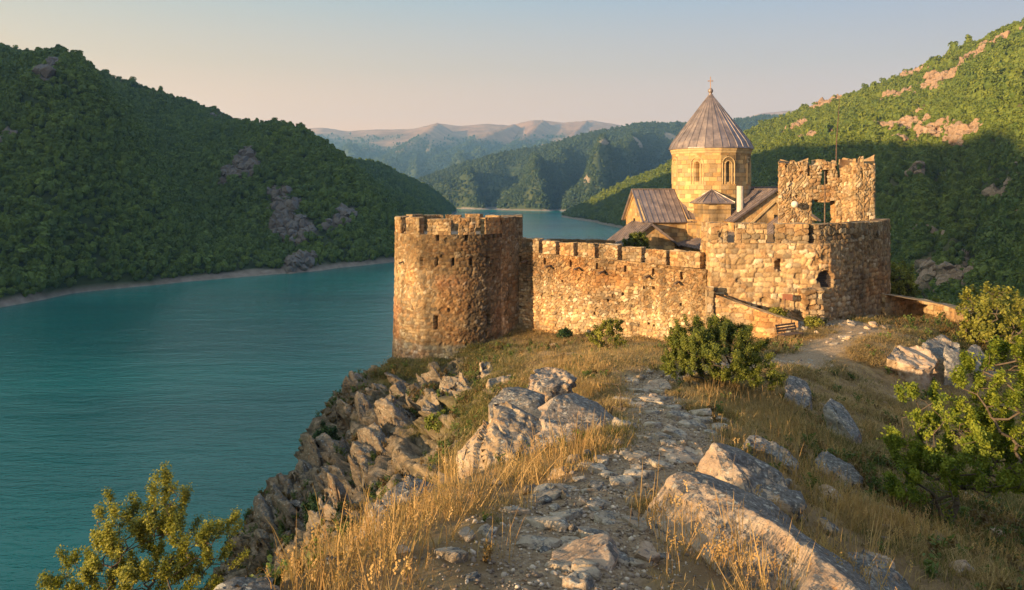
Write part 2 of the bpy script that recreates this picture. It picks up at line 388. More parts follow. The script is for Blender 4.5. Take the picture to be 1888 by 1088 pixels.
def hill(name, K, mat, ns, nt, spur, nz, seed, patches=(), tmax=1.35, beach=2.0, bare=None, profile=1.0, back=1.6):
    """sheet from the foot line to the ridge line and a little down the far side. K rows: (foot x, foot y, ridge x, ridge y, ridge z)"""
    K = np.array(K, float); kk = np.arange(len(K)); s = np.linspace(0, len(K) - 1, ns)
    C = np.stack([np.interp(s, kk, K[:, i]) for i in range(5)], 1)
    w = max(3, ns // 70); ker = np.ones(w) / w        # round the corners of the survey lines
    for i in range(5):
        pad = np.pad(C[:, i], w, mode='edge'); C[:, i] = np.convolve(np.convolve(pad, ker, 'same'), ker, 'same')[w:-w]
    t = np.concatenate([np.linspace(-0.06, 0, 3)[:-1], np.linspace(0, 1, nt), np.linspace(1, tmax, max(6, nt // 4))[1:]])
    T, S = np.meshgrid(t, s, indexing='ij')
    fx, fy, rx, ry, rz = (C[:, i][None, :] for i in range(5))
    X = lerp(fx, rx, T); Y = lerp(fy, ry, T)
    H = rz - LAKE; tt = np.clip(T, 0, 1)
    Z = LAKE + H * tt ** profile - np.where(T < 0, 60 * -T, 0) * 1.0
    Z = np.where(T > 1, rz - H * back * (T - 1) ** 1.15, Z)
    env = np.clip(np.sin(np.pi * np.clip(T, 0.0, 1.0)), 0, 1) ** 1.0 * (T > 0) * np.clip(1 - T, 0, 1) ** 1.5 * 2.2
    envr = np.clip(T, 0, 1) * 0.12
    Z = Z + spur(S, T) * env * np.clip(H / 100, 0, 2.5)
    sc, amp = nz
    Z = Z + (ridged(X / sc, Y / sc, 0, 5, seed) * amp) * (env + envr) * np.clip(H / 60, 0, 1.3) + fbm(X / sc * 6, Y / sc * 6, 0, 3, seed + 3) * amp * 0.14 * (env + envr)
    # shoreline wiggle
    X = X + fbm(X / 60, Y / 60, 0, 3, seed + 9) * 9 * (1 - np.clip(T * 3, 0, 1)) * np.clip(H / 60, 0, 1)
    Z = np.maximum(Z, LAKE - 10)
    V = np.stack([X, Y, Z], -1).reshape(-1, 3); F = grid_faces(len(t), ns)
    rock = np.zeros(len(V)); px = CX + FPX * V[:, 0] / np.maximum(V[:, 1], 1); py = HOR - FPX * V[:, 2] / np.maximum(V[:, 1], 1)
    for (qx, qy, a, bb, ang) in patches:              # bare crags, at the places surveyed on this slope
        inside = (V[:, 1] > 10)
        j = np.argmin(np.maximum((px - qx) ** 2 + (py - qy) ** 2, 25) * 50 + np.where(inside, V[:, 1], 1e9)); c = V[j]
        sc2 = c[1] / FPX; ca, sa = math.cos(ang), math.sin(ang)
        # tangent frame of the slope: along (s) and up
        dv = V - c; e1 = np.array([1, 0, 0]); 
        u = dv[:, 0] * ca + dv[:, 2] * sa; v = -dv[:, 0] * sa + dv[:, 2] * ca; wd = dv[:, 1]
        d = np.sqrt((u / (a * sc2)) ** 2 + (v / (bb * sc2)) ** 2 + (wd / (max(a, bb) * sc2 * 4)) ** 2)
        fr = fbm(V[:, 0] / (22 * sc2), V[:, 1] / (30 * sc2), V[:, 2] / (22 * sc2), 4, seed + int(qx))
        rock = np.maximum(rock, sstep(1.15, 0.75, d - fr * 0.9))
    bch = sstep(LAKE + beach + 1.0, LAKE + beach, V[:, 2] + fbm(V[:, 0] / 25, V[:, 1] / 25, 0, 2, seed + 4) * 1.0)
    br = bare(V) if bare is not None else np.zeros(len(V))
    # crags stand proud with a jagged face
    nr = ridged(V[:, 0] / 14, V[:, 1] / 14, V[:, 2] / 9, 4, seed + 40)
    V[:, 2] += rock * nr * 5.0; V[:, 0] += rock * fbm(V[:, 0] / 7, V[:, 2] / 5, V[:, 1] / 9, 4, seed + 50) * 5
    o = mesh_np(name, V, F, mat, cols=np.stack([rock, bch, br], 1), smooth=True)
    tag(o, kind='structure')
    return V, F, np.stack([rock, bch, br], 1)

def forest(name, V, F, A, n, size, protos, seed, label, xlim=None, thin=0.12):
    g = np.random.default_rng(seed)
    Fm = A[F].mean(1); cen = V[F].mean(1)
    wgt = np.clip(1 - Fm[:, 0] * 1.05, 0.02, 1) ** 1.6 * (Fm[:, 1] < 0.5) * (cen[:, 2] > LAKE + 1.5) * (1 - np.clip(Fm[:, 2], 0, 1)) ** 2 + 1e-12
    px = CX + FPX * cen[:, 0] / np.maximum(cen[:, 1], 1); wgt *= (px > -60) & (px < 1960) & (cen[:, 1] > 5)
    if xlim is not None: wgt *= xlim(cen)
    wgt *= 0.25 + 0.75 * sstep(-0.45, 0.0, fbm(cen[:, 0] / 40, cen[:, 1] / 40, 0, 4, seed))
    P, idx, _, _ = sample_quads(V, F, n, g, wgt)
    sz = size * np.clip(g.lognormal(-.06, .34, n), .4, 1.9) * (1 + 0.25 * vnoise(P[:, 0] / 40, P[:, 1] / 40, 0, seed + 1))
    P[:, 2] -= sz * 0.22
    rot = np.stack([g.normal(0, 0.08, n), g.normal(0, 0.08, n), g.uniform(0, 6.28, n)], 1)
    scl = np.stack([sz * g.uniform(0.85, 1.15, n), sz * g.uniform(0.85, 1.15, n), sz * g.uniform(0.8, 1.2, n)], 1)
    o = scatter(name, P, rot, scl, g.integers(0, len(protos), n), protos)
    tag(o, label, 'forest')
    return o

GREEN1, GREEN2 = (0.020, 0.036, 0.012), (0.052, 0.068, 0.022)
MH = mat_hill('hillside_soil', GREEN1, GREEN2, (0.05, 0.045, 0.04), (0.22, 0.175, 0.14))
MHR = mat_hill('dry_hillside_soil', (0.045, 0.05, 0.018), (0.12, 0.10, 0.04), (0.16, 0.10, 0.07), (0.50, 0.34, 0.23))
MHF = mat_hill('far_hillside_soil', (0.026, 0.045, 0.018), (0.075, 0.085, 0.032), (0.2, 0.15, 0.11), (0.36, 0.28, 0.19), ns=0.02)

KL = [(-420, -330, -780, -560, -45), (-400, -270, -740, -480, 125), (-350, -165, -680, -392, 120), (-325, -130, -657, -364, 126), (-310, -122, -655, -350, 150), (-270, -95, -640, -270, 184), (-245, -40, -620, -80, 192), (-215, 60, -600, 80, 200),  # out-of-view rows: massif added and shaped to cast shade on slopes and cliff
      (-205, 180, -570, 250, 190), (-200, 250, -520, 460, 165), (-193, 279, -450, 650, 124), (-188, 323, -376, 680, 103), (-160, 361, -338, 715, 92),
      (-110, 409, -294, 750, 75), (-72, 461, -252, 850, 42), (-75, 650, -215, 925, 38), (-85, 900, -179, 1000, 32), (-104, 1200, -132, 1240, -2), (-113, 1534, -113, 1534, -45)]
def spurL(S, T):
    S = S - 3; return 21 * (0.85 + np.cos(2 * np.pi * (S - 10.5 + 0.9 * (T - 0.5)) / 2.9)) * sstep(5.5, 7, S) * sstep(13, 11.5, S)
VL, FL, AL = hill('hill_across_water', KL, MH, 620, 170, spurL, (150, 12), 3,
    patches=[(450, 305, 34, 26, -0.6), (425, 320, 14, 22, -0.9), (520, 390, 24, 52, 0.62), (560, 430, 30, 22, -0.6), (640, 400, 22, 24, -0.6), (85, 135, 14, 28, 0.5), (15, 250, 20, 10, 0), (430, 205, 20, 10, -0.7), (550, 487, 26, 12, 0.1)])
forest('forest_across_water', VL, FL, AL, 95000, 3.7, CROWNS, 5, 'dense green forest covering the shaded slope across the lake')

RIDGE_R = [(1035, 398, 1230), (1140, 345, 1180), (1240, 303, 1080), (1380, 248, 900), (1460, 215, 780), (1520, 192, 690), (1600, 172, 620), (1700, 130, 550), (1800, 82, 490), (1888, 48, 440), (2150, -40, 350), (2600, -250, 240)]
FOOT_R = [(80, 1232), (122, 944), (150, 700), (160, 560), (165, 480), (160, 400), (155, 330), (146, 260), (135, 205), (125, 160), (118, 90), (112, 20)]
KR = [(f[0], f[1], *W(*r)) for f, r in zip(FOOT_R, RIDGE_R)]
def spurR(S, T):
    return 7 * np.cos(2 * np.pi * (S + 1.6 * T) / 2.3) * sstep(4, 7, S) + 2.5 * np.cos(2 * np.pi * (S * 1.9 - 1.2 * T) + 1)
VR, FR, AR = hill('hill_beyond_castle', KR, MHR, 520, 220, spurR, (110, 8), 13, profile=0.95,
    patches=[(1728, 148, 32, 12, 0.5), (1690, 130, 22, 12, 0.4), (1775, 245, 46, 17, 0.2), (1715, 245, 28, 20, -0.2), (1660, 230, 22, 22, 0), (1636, 182, 12, 10, 0), (1505, 195, 24, 10, 0.3), (1465, 233, 20, 8, -0.1), (1500, 250, 22, 6, 0),
             (1860, 355, 24, 26, 0.9), (1880, 330, 14, 20, 0), (1770, 500, 40, 10, 0.55), (1730, 525, 30, 12, 0.5), (1880, 410, 8, 16, 0), (1710, 430, 12, 8, 0), (1800, 105, 16, 8, 0.3), (1835, 80, 20, 7, 0.3), (1690, 320, 12, 8, 0), (1690, 210, 10, 6, 0)])
forest('forest_beyond_castle', VR, FR, AR, 90000, 3.8, CROWNS_SUN, 6, 'green and yellow-green forest covering the big slope beyond the castle', xlim=lambda c: np.where(c[:, 1] < 250, 1.5, 1.0))

K2 = []
for f, r in zip([(560, 1900), (680, 1830), (760, 1780), (840, 1750), (930, 1640), (1010, 1560), (1080, 1500), (1180, 1560), (1320, 1700), (1450, 1900), (1600, 2100)],
                [(600, 372, 2050), (700, 352, 2080), (765, 335, 2100), (826, 313, 2130), (905, 288, 2180), (1000, 270, 2250), (1100, 243, 2350), (1190, 228, 2450), (1280, 230, 2550), (1380, 217, 2700), (1500, 210, 2900)]):
    K2.append(((f[0] - CX) / FPX * f[1], f[1], *W(*r)))
def spur2(S, T):
    return 24 * np.cos(2 * np.pi * (S - 0.9 * T) / 1.55 + 0.6) + 8 * np.cos(2 * np.pi * (S + 0.3 * T) / 0.7)
V2, F2, A2 = hill('far_wooded_hill', K2, MHF, 420, 120, spur2, (330, 26), 23, beach=2.5, patches=[(1120, 262, 14, 8, 0), (1180, 262, 12, 10, 0), (1080, 330, 8, 8, 0), (1240, 250, 14, 10, 0)])
forest('forest_on_far_hill', V2, F2, A2, 60000, 5.6, CROWNS_FAR, 8, 'hazy blue-green forest covering the hill at the end of the lake')

K3 = []
R3 = [(430, 250), (520, 243), (590, 236), (640, 243), (690, 240), (760, 238), (805, 227), (850, 234), (900, 230), (940, 233), (985, 222), (1040, 227), (1090, 222), (1150, 233), (1230, 240), (1330, 228), (1400, 211), (1450, 205), (1520, 206), (1600, 214)]
for px, py in R3:
    K3.append(((px - CX) / FPX * 2500, 2500, *W(px, py, 5200)))
def spur3(S, T):
    return 20 * np.cos(2 * np.pi * (S - 2.6 * T) / 2.4 + 2.2) + 8 * np.cos(2 * np.pi * (S + 0.8 * T) / 0.9)
def bare3(V): return sstep(215, 360, V[:, 2] + fbm(V[:, 0] / 260, V[:, 1] / 260, 0, 4, 77) * 130)
V3, F3, A3 = hill('distant_mountains', K3, MHF, 520, 130, spur3, (560, 78), 33, bare=bare3, profile=1.45, beach=0.5, back=1.0)
forest('forest_on_distant_mountains', V3, F3, A3, 24000, 11.0, CROWNS_FAR, 9, 'pale hazy forest on the lower slopes of the distant mountains')

def spur_ridge(pts, off, seed, amp=26):
    K = []
    for px, py, Y in pts:
        x, y, z = W(px, py, Y); K.append((x + off[0], y + off[1], x, y, z))
    def sp(S, T): return amp * np.cos(2 * np.pi * (S - .5 * T) / 1.1 + seed)
    return hill('distant_spur', K, MHF, 200, 70, sp, (300, 34), seed, bare=lambda V: sstep(210, 330, V[:, 2] + fbm(V[:, 0] / 200, V[:, 1] / 200, 0, 4, seed) * 120), tmax=2.2, back=.85, beach=0.5, profile=1.15)
SP = [spur_ridge([(806, 226, 4900), (788, 240, 4500), (762, 258, 4150), (735, 278, 3800), (708, 298, 3450), (680, 330, 3100)], (-560, -260), 61),
      spur_ridge([(948, 229, 5000), (915, 240, 4600), (875, 256, 4250), (835, 276, 3900), (800, 298, 3550), (765, 330, 3200)], (-560, -260), 62),
      spur_ridge([(1000, 221, 5050), (985, 236, 4650), (958, 256, 4250), (930, 276, 3850), (900, 300, 3500)], (-520, -260), 63, 18),
      spur_ridge([(1082, 222, 5100), (1062, 240, 4700), (1040, 262, 4300), (1015, 284, 3900)], (-480, -240), 64, 18)]
for i_, (v_, f_, a_) in enumerate(SP):
    forest('forest_on_distant_spur', v_, f_, a_, 9000, 9.0, CROWNS_FAR, 70 + i_, 'hazy forest on one of the diagonal spurs of the distant mountains')
# ------------------------------------------------------------------ the castle ridge (ground)
CTRL_PX = [(1040, 1088, 5.5), (1090, 928, 8), (1180, 855, 10), (1260, 806, 12), (1230, 757, 15), (1180, 702, 21), (1300, 684, 25), (1430, 664, 30), (1530, 634, 36), (1600, 602, 42), (1450, 628, 40), (1400, 640, 36),
  (880, 1088, 5.6), (600, 1060, 6), (450, 1092, 6), (680, 985, 8), (760, 905, 10.5), (860, 880, 11.5), (900, 900, 10), (1000, 860, 11), (1160, 1000, 6.8), (1000, 950, 7.6),
  (1040, 700, 22), (1100, 690, 23), (1000, 650, 32 + 8), (1000, 640, 45), (1000, 690, 28), (1100, 655, 37), (1150, 640, 44), (1000, 607, 53), (1100, 618, 50), (1200, 632, 47),
  (940, 612, 53), (905, 635, 50), (880, 655, 47), (880, 705, 36), (930, 725, 27), (860, 690, 42), (790, 672, 49), (725, 668, 50), (690, 690, 48), (640, 740, 46), (610, 800, 44), (545, 862, 42), (490, 945, 40), (430, 1030, 38),
  (740, 760, 41), (690, 830, 37), (640, 960, 32), (800, 800, 34), (835, 850, 26), (700, 960, 26), (600, 1010, 27), (520, 1060, 27),
  (1700, 600, 44), (1790, 612, 43), (1650, 622, 38), (1640, 650, 34), (1700, 725, 32), (1600, 745, 28), (1500, 694, 28.5), (1480, 740, 22), (1560, 810, 19.5), (1690, 830, 20), (1500, 900, 11.5), (1400, 850, 12.5), (1340, 980, 8.2),
  (1330, 1088, 6.2), (1600, 1000, 9), (1650, 1088, 7.6), (1888, 1095, 8), (1750, 935, 14.5), (1888, 965, 15.5), (1888, 850, 24), (1800, 750, 30), (1560, 588, 43), (1320, 640, 45), (1400, 615, 44.5), (1480, 600, 43.5), (1700, 592, 48), (1760, 600, 46.6), (1660, 588, 47.5), (1640, 600, 45)]
CTRL_XYZ = [(0, -3, -1.9), (-2, 2, -2.6), (3, 2, -2.9), (0, 2, -2.5), (-6, -2, -3.5), (8, -2, -4), (-4.5, 6.5, -6.0), (-8, 8, -11), (-3.6, 9.5, -5.6), (-3.2, 12, -7.6), (-4.2, 15, -9.2), (-3.2, 20, -9.4), (-8, 18, -15), (-15, 20, -26), (-14, 8, -20),
  (-20, 48, -30), (-28, 45, -46), (-19, 38, -30), (-14.5, 30, -24), (-13, 52, -16), (15, 12, -9.5), (25, 22, -14), (30, 30, -15), (12, 4, -8.5), (35, 10, -26), (60, 20, -42),
  (33, 40, -14), (45, 40, -27), (60, 45, -40), (90, 50, -50), (9, 60, -7.6), (5, 66, -7.8), (10, 75, -7.8), (20, 75, -7.5), (30, 60, -9), (30, 50, -8.8), (40, 60, -20), (-9.5, 60, -15), (-20, 62, -30), (-8, 75, -20),
  (0, 92, -17), (20, 96, -19), (40, 82, -24), (0, 130, -50), (60, 120, -50), (-40, 80, -52), (-40, 20, -50), (-25, 5, -38), (-40, -10, -52), (0, 56, -8.3), (100, 0, -52), (100, 100, -52), (-60, 50, -58), (-60, 130, -58), (100, 150, -58), (-60, -15, -58), (20, 150, -58)]
CP = np.array([W(*c) for c in CTRL_PX] + CTRL_XYZ, float)
def _phi(d2): return np.sqrt(d2 + 1.0)
def _solve():
    n = len(CP); d2 = ((CP[:, None, :2] - CP[None, :, :2]) ** 2).sum(-1)
    A = np.zeros((n + 3, n + 3)); A[:n, :n] = _phi(d2) - np.eye(n) * 0.12; A[:n, n] = 1; A[:n, n + 1:] = CP[:, :2]; A[n, :n] = 1; A[n + 1:, :n] = CP[:, :2].T
    return np.linalg.solve(A, np.concatenate([CP[:, 2], [0, 0, 0]]))
RW = _solve()
PATH = np.array([W(1010, 1400, 3.0)[:2], W(1040, 1088, 5.5)[:2], W(1090, 928, 8)[:2], W(1180, 855, 10)[:2], W(1262, 800, 12.3)[:2], W(1235, 757, 15)[:2], W(1185, 702, 21)[:2], W(1290, 684, 25)[:2], W(1430, 664, 30)[:2], W(1530, 634, 36)[:2], W(1590, 604, 41.5)[:2], W(1545, 588, 43.5)[:2]])
def path_d(x, y):
    d = np.full(np.shape(x), 99.0)
    for i in range(len(PATH) - 1):
        a = PATH[i]; b = PATH[i + 1]; ab = b - a
        t = np.clip(((x - a[0]) * ab[0] + (y - a[1]) * ab[1]) / (ab @ ab), 0, 1)
        d = np.minimum(d, np.hypot(x - a[0] - t * ab[0], y - a[1] - t * ab[1]))
    return d / (1 + np.clip(np.asarray(y) - 16, 0, 30) / 45)
def height0(x, y):
    x = np.asarray(x, float); y = np.asarray(y, float); sh = x.shape; x = x.ravel(); y = y.ravel(); out = np.zeros(len(x))
    for i in range(0, len(x), 20000):
        sl = slice(i, i + 20000)
        d2 = (x[sl, None] - CP[None, :, 0]) ** 2 + (y[sl, None] - CP[None, :, 1]) ** 2
        out[sl] = _phi(d2) @ RW[:-3] + RW[-3] + x[sl] * RW[-2] + y[sl] * RW[-1]
    return out.reshape(sh)
def height(x, y):
    x = np.asarray(x, float); y = np.asarray(y, float)
    z = height0(x, y); pd = path_d(x, y) + fbm(x * 1.3, y * 1.3, 0, 3, 61) * 0.35
    onp = sstep(0.95, 0.55, pd)
    z = z + fbm(x * 0.55, y * 0.55, 0, 4, 62) * 0.22 * (1 - onp * 0.8) + fbm(x * 2.6, y * 2.6, 0, 3, 63) * 0.05 - onp * 0.07
    return np.maximum(z, LAKE - 10)
def H1(x, y): return float(height(np.array([x]), np.array([y]))[0])
def ground_hit(px, py, y0=3.0, y1=75.0):
    Y = np.linspace(y0, y1, 1500); x = (px - CX) / FPX * Y; zr = (HOR - py) / FPX * Y
    h = height(x, Y); k = np.argmax(zr <= h)
    if not (zr <= h).any(): k = len(Y) - 1
    return float(x[k]), float(Y[k]), float(h[k])

def spaced(knots):
    out = []
    for (a, b, st0, st1) in knots:
        p = a
        while p < b:
            out.append(p); f = (p - a) / (b - a); p += st0 + (st1 - st0) * f
    out.append(knots[-1][1]); return np.array(out)
def make_ground():
    xs = spaced([(-60, -16, 2.5, 0.4), (-16, -4, 0.22, 0.07), (-4, 7, 0.06, 0.06), (7, 22, 0.07, 0.14), (22, 40, 0.16, 0.6), (40, 100, 0.7, 3)])
    ys = spaced([(-15, 2, 1.5, 0.2), (2, 14, 0.05, 0.07), (14, 30, 0.07, 0.12), (30, 56, 0.12, 0.2), (56, 100, 0.3, 1.0), (100, 150, 1.2, 3)])
    X, Y = np.meshgrid(xs, ys); Z = height(X, Y)
    gy, gx = np.gradient(Z, ys, xs); sl = np.hypot(gx, gy)
    # rock where the ground is steep, plus the crags under the round tower
    big = fbm(X * 0.28, Y * 0.28, Z * 0.28, 4, 70)
    rock = sstep(0.85, 1.35, sl + big * 0.9)
    cl = sstep(-1.5, -4.5, X) * sstep(16, 24, Y) * sstep(70, 50, Y)
    rock = np.maximum(rock * sstep(0.5, 0.9, sl + 0.25), cl * sstep(0.2, 0.55, sl + big * 0.9))
    rock *= sstep(0.6, 1.2, path_d(X, Y))
    # tilted beds: blocky steps across the bedding direction, displaced outwards
    nx, ny, nz = -gx, -gy, np.ones_like(gx); ln = np.sqrt(nx * nx + ny * ny + 1); nx /= ln; ny /= ln; nz /= ln
    def beds(x, y, z):
        q = (x * 0.62 + z * 0.70 + y * 0.25); w = fbm(x * 0.3, y * 0.3, z * 0.3, 3, 71)
        F1, F2, r1, r2, r3 = voro((q + w * 0.8) * 1.1, (x * -0.5 + z * 0.55 + y * 0.5) * 0.42 + w * 0.6, 72, 0.9, 2.0, False)
        G1, G2, g1, g2, g3 = voro((q + w * 0.8) * 3.3, (x * -0.5 + z * 0.55 + y * 0.5) * 1.5, 73, 0.9, 2.0, False)
        t1 = ((q + w * 0.8) * 1.1) % 1.0 - .5; t2 = ((x * -0.5 + z * 0.55 + y * 0.5) * 0.42 + w * 0.6) % 1.0 - .5
        return (r1 - 0.5) * 2.0 + t1 * (r2 - .5) * 1.6 + t2 * (r3 - .5) * 1.6 - 0.6 * (1 - sstep(0, 0.16, F2 - F1)) + (g1 - 0.5) * 0.42 - 0.16 * (1 - sstep(0, 0.14, G2 - G1)) + ridged(x * 1.6, y * 1.6, z * 1.6, 3, 74) * 0.12
    bd = beds(X, Y, Z) * rock
    far = sstep(8, 24, Y) * 0.75 + 0.25
    bd = bd * far
    X2 = X + nx * bd * 0.9; Y2 = Y + ny * bd * 0.9; Z2 = Z + nz * bd * 0.55
    pd = path_d(X, Y) + fbm(X * 1.3, Y * 1.3, 0, 3, 61) * 0.35
    onp = sstep(0.88, 0.55, pd + fbm(X * 5, Y * 5, 0, 2, 75) * 0.25) * (Y > 0)
    Z2 = Z2 + onp * fbm(X * 9, Y * 9, 0, 2, 76) * 0.018
    green = sstep(-0.1, 0.35, fbm(X * 0.12, Y * 0.12, 0, 3, 79)) * 0.5 * sstep(20, 35, Y)
    green = np.maximum(green, sstep(0, 5, X - 4.5) * sstep(24, 14, Y) * 0.7)           # east slope
    green = np.maximum(green, sstep(1.5, -1.5, X) * sstep(20, 26, Y) * 0.8)
    V = np.stack([X2, Y2, Z2], -1).reshape(-1, 3)
    m, n, L = nmat('ridge_ground'); b, o = bsdf_out(n, L, 0.95, 0.15)
    g = n.new('ShaderNodeNewGeometry').outputs['Position']; at = n.new('ShaderNodeVertexColor'); at.layer_name = 'Col'
    sp = n.new('ShaderNodeSeparateColor'); L.new(at.outputs[0], sp.inputs[0])
    dry = ramp_n(n, L, noise_n(n, L, g, 1.3, 8, 0.7), [(0.3, (0.12, 0.075, 0.04)), (0.5, (0.25, 0.165, 0.085)), (0.7, (0.40, 0.28, 0.14))])
    grn = ramp_n(n, L, noise_n(n, L, g, 1.7, 8, 0.7), [(0.3, (0.05, 0.05, 0.018)), (0.7, (0.13, 0.12, 0.04))])
    c = mixc(n, L, sp.outputs[2], dry, grn)
    path = ramp_n(n, L, noise_n(n, L, g, 14, 8, 0.75), [(0.3, (0.17, 0.11, 0.068)), (0.5, (0.32, 0.225, 0.14)), (0.68, (0.5, 0.375, 0.25))])
    rk = ramp_n(n, L, noise_n(n, L, g, 1.1, 10, 0.72), [(0.3, (0.06, 0.045, 0.03)), (0.47, (0.16, 0.12, 0.082)), (0.62, (0.30, 0.235, 0.165))])
    lich = ramp_n(n, L, noise_n(n, L, g, 3.1, 8, 0.75), [(0.5, (0, 0, 0)), (0.56, (1, 1, 1))])
    rk = mixc(n, L, mixc(n, L, 1.0, lich, (0.75,) * 3, 'MULTIPLY'), rk, (0.06, 0.058, 0.05))
    c = mixc(n, L, sp.outputs[0], c, rk); c = mixc(n, L, sp.outputs[1], c, path)
    L.new(c, b.inputs['Base Color'])
    h = mathn(n, L, 'ADD', noise_n(n, L, g, 22, 8, 0.75), mathn(n, L, 'MULTIPLY', noise_n(n, L, g, 3.0, 6, 0.7), 2.0))
    bumpn(n, L, b, h, 0.9, 0.07)
    o = mesh_np('ground', V, grid_faces(len(ys), len(xs)), m, cols=np.stack([rock, onp, green], -1).reshape(-1, 3), smooth=True)
    tag(o, kind='structure')
    return V, X, Y, Z, rock, onp, green, sl
GV, GX, GY, GZ, GROCK, GPATH, GGREEN, GSL = make_ground()
# ------------------------------------------------------------------ masonry
STONE = np.array([(0.42, 0.30, 0.17), (0.38, 0.26, 0.14), (0.34, 0.22, 0.12), (0.46, 0.33, 0.19), (0.30, 0.235, 0.16), (0.42, 0.27, 0.145), (0.48, 0.37, 0.23), (0.39, 0.30, 0.20)]) * np.array([0.84, 0.80, 0.74])
def pal(r, P=STONE):
    k = np.clip((r * len(P)).astype(int), 0, len(P) - 1); return P[k]
def rubble(u, z, su=0.42, sz=0.27, seed=0, amp=0.05, P=STONE, rough=1.0, pale=0.04, mortar=(0.17, 0.115, 0.07)):
    """relief (metres, outwards) and colour of rubble stone at wall coordinates"""
    w = fbm(u * 1.1, z * 1.1, 0, 3, seed + 1) * 0.30
    zone = sstep(-0.05, 0.25, fbm(u * 0.22, z * 0.3, 0, 3, seed + 2)) * rough     # rougher, uncoursed patches
    A = voro((u + w * 0.7) / su, (z + w * 0.5) / sz, seed, 0.75, 3.5, True)
    B = voro((u + w) / (su * 0.62), (z + w) / (sz * 0.95), seed + 50, 0.95, 2.2, False)
    sel = zone > 0.5
    F1, F2, r1, r2, r3 = (np.where(sel, b, a) for a, b in zip(A, B))
    e = F2 - F1; stone = sstep(0.03, 0.16, e); dome = np.clip(e * 1.6, 0, 1) ** 0.5
    relief = stone * (amp * 0.55 + amp * 0.5 * dome + (r2 - 0.45) * amp * 1.1) + fbm(u * 9, z * 9, 0, 4, seed + 3) * amp * 0.4
    hole = (r3 < 0.035) & (stone > 0.3); relief = np.where(hole, relief - amp * 1.8, relief)
    c = pal(r1, P) * (0.62 + 0.62 * r3)[..., None]
    c = np.where((r2 > 1 - pale)[..., None] & (stone > 0.5)[..., None], np.array([0.50, 0.40, 0.27]) * (0.85 + 0.2 * r3)[..., None], c)
    c = lerp(np.array(mortar), c, (0.12 + 0.88 * stone)[..., None])
    # weathering: orange and grey washes, dark streaks running down
    o = sstep(0.05, 0.5, fbm(u * 0.35, z * 0.5, 0, 4, seed + 6))[..., None]; c = c * lerp(1, np.array([1.08, 0.90, 0.72]), o)
    gr = sstep(0.1, 0.5, fbm(u * 0.5 + 9, z * 0.35, 0, 4, seed + 7))[..., None]; c = c * lerp(1, np.array([0.62, 0.62, 0.64]), gr * 0.8)
    st = sstep(0.15, 0.55, fbm(u * 2.2, z * 0.3, 0, 3, seed + 8))[..., None]; c = c * (1 - 0.3 * st)
    c = c * (1 + 0.16 * fbm(u * 12, z * 12, 0, 2, seed + 9))[..., None]
    return relief, np.clip(c, 0.02, 0.8)
ASH = np.array([(0.46, 0.29, 0.125), (0.42, 0.25, 0.105), (0.48, 0.33, 0.155), (0.38, 0.25, 0.125), (0.47, 0.27, 0.11), (0.34, 0.235, 0.13)])
def ashlar(u, z, seed=0, su=0.75, sz=0.36):
    row = np.floor(z / sz); off = hsh(row, row * 0, row * 0, seed); q = u / su + off; col = np.floor(q)
    fu = q - col; fz = z / sz - row; e = np.minimum(np.minimum(fu, 1 - fu) * su, np.minimum(fz, 1 - fz) * sz)
    s = sstep(0.0, 0.035, e); r1 = hsh(col, row, row * 0 + 2, seed); r3 = hsh(col, row, row * 0 + 3, seed)
    c = pal(r1, ASH) * (0.70 + 0.50 * r3)[..., None]; c = lerp(c * 0.5, c, s[..., None])
    c = c * (1 - 0.45 * sstep(0.0, 0.45, fbm(u * 0.7, z * 0.3, 0, 4, seed + 5)))[..., None] * (1 + 0.12 * fbm(u * 5, z * 5, 0, 3, seed + 6))[..., None]
    return s * 0.012 + (r3 - 0.5) * 0.008, np.clip(c, 0.02, 0.8)

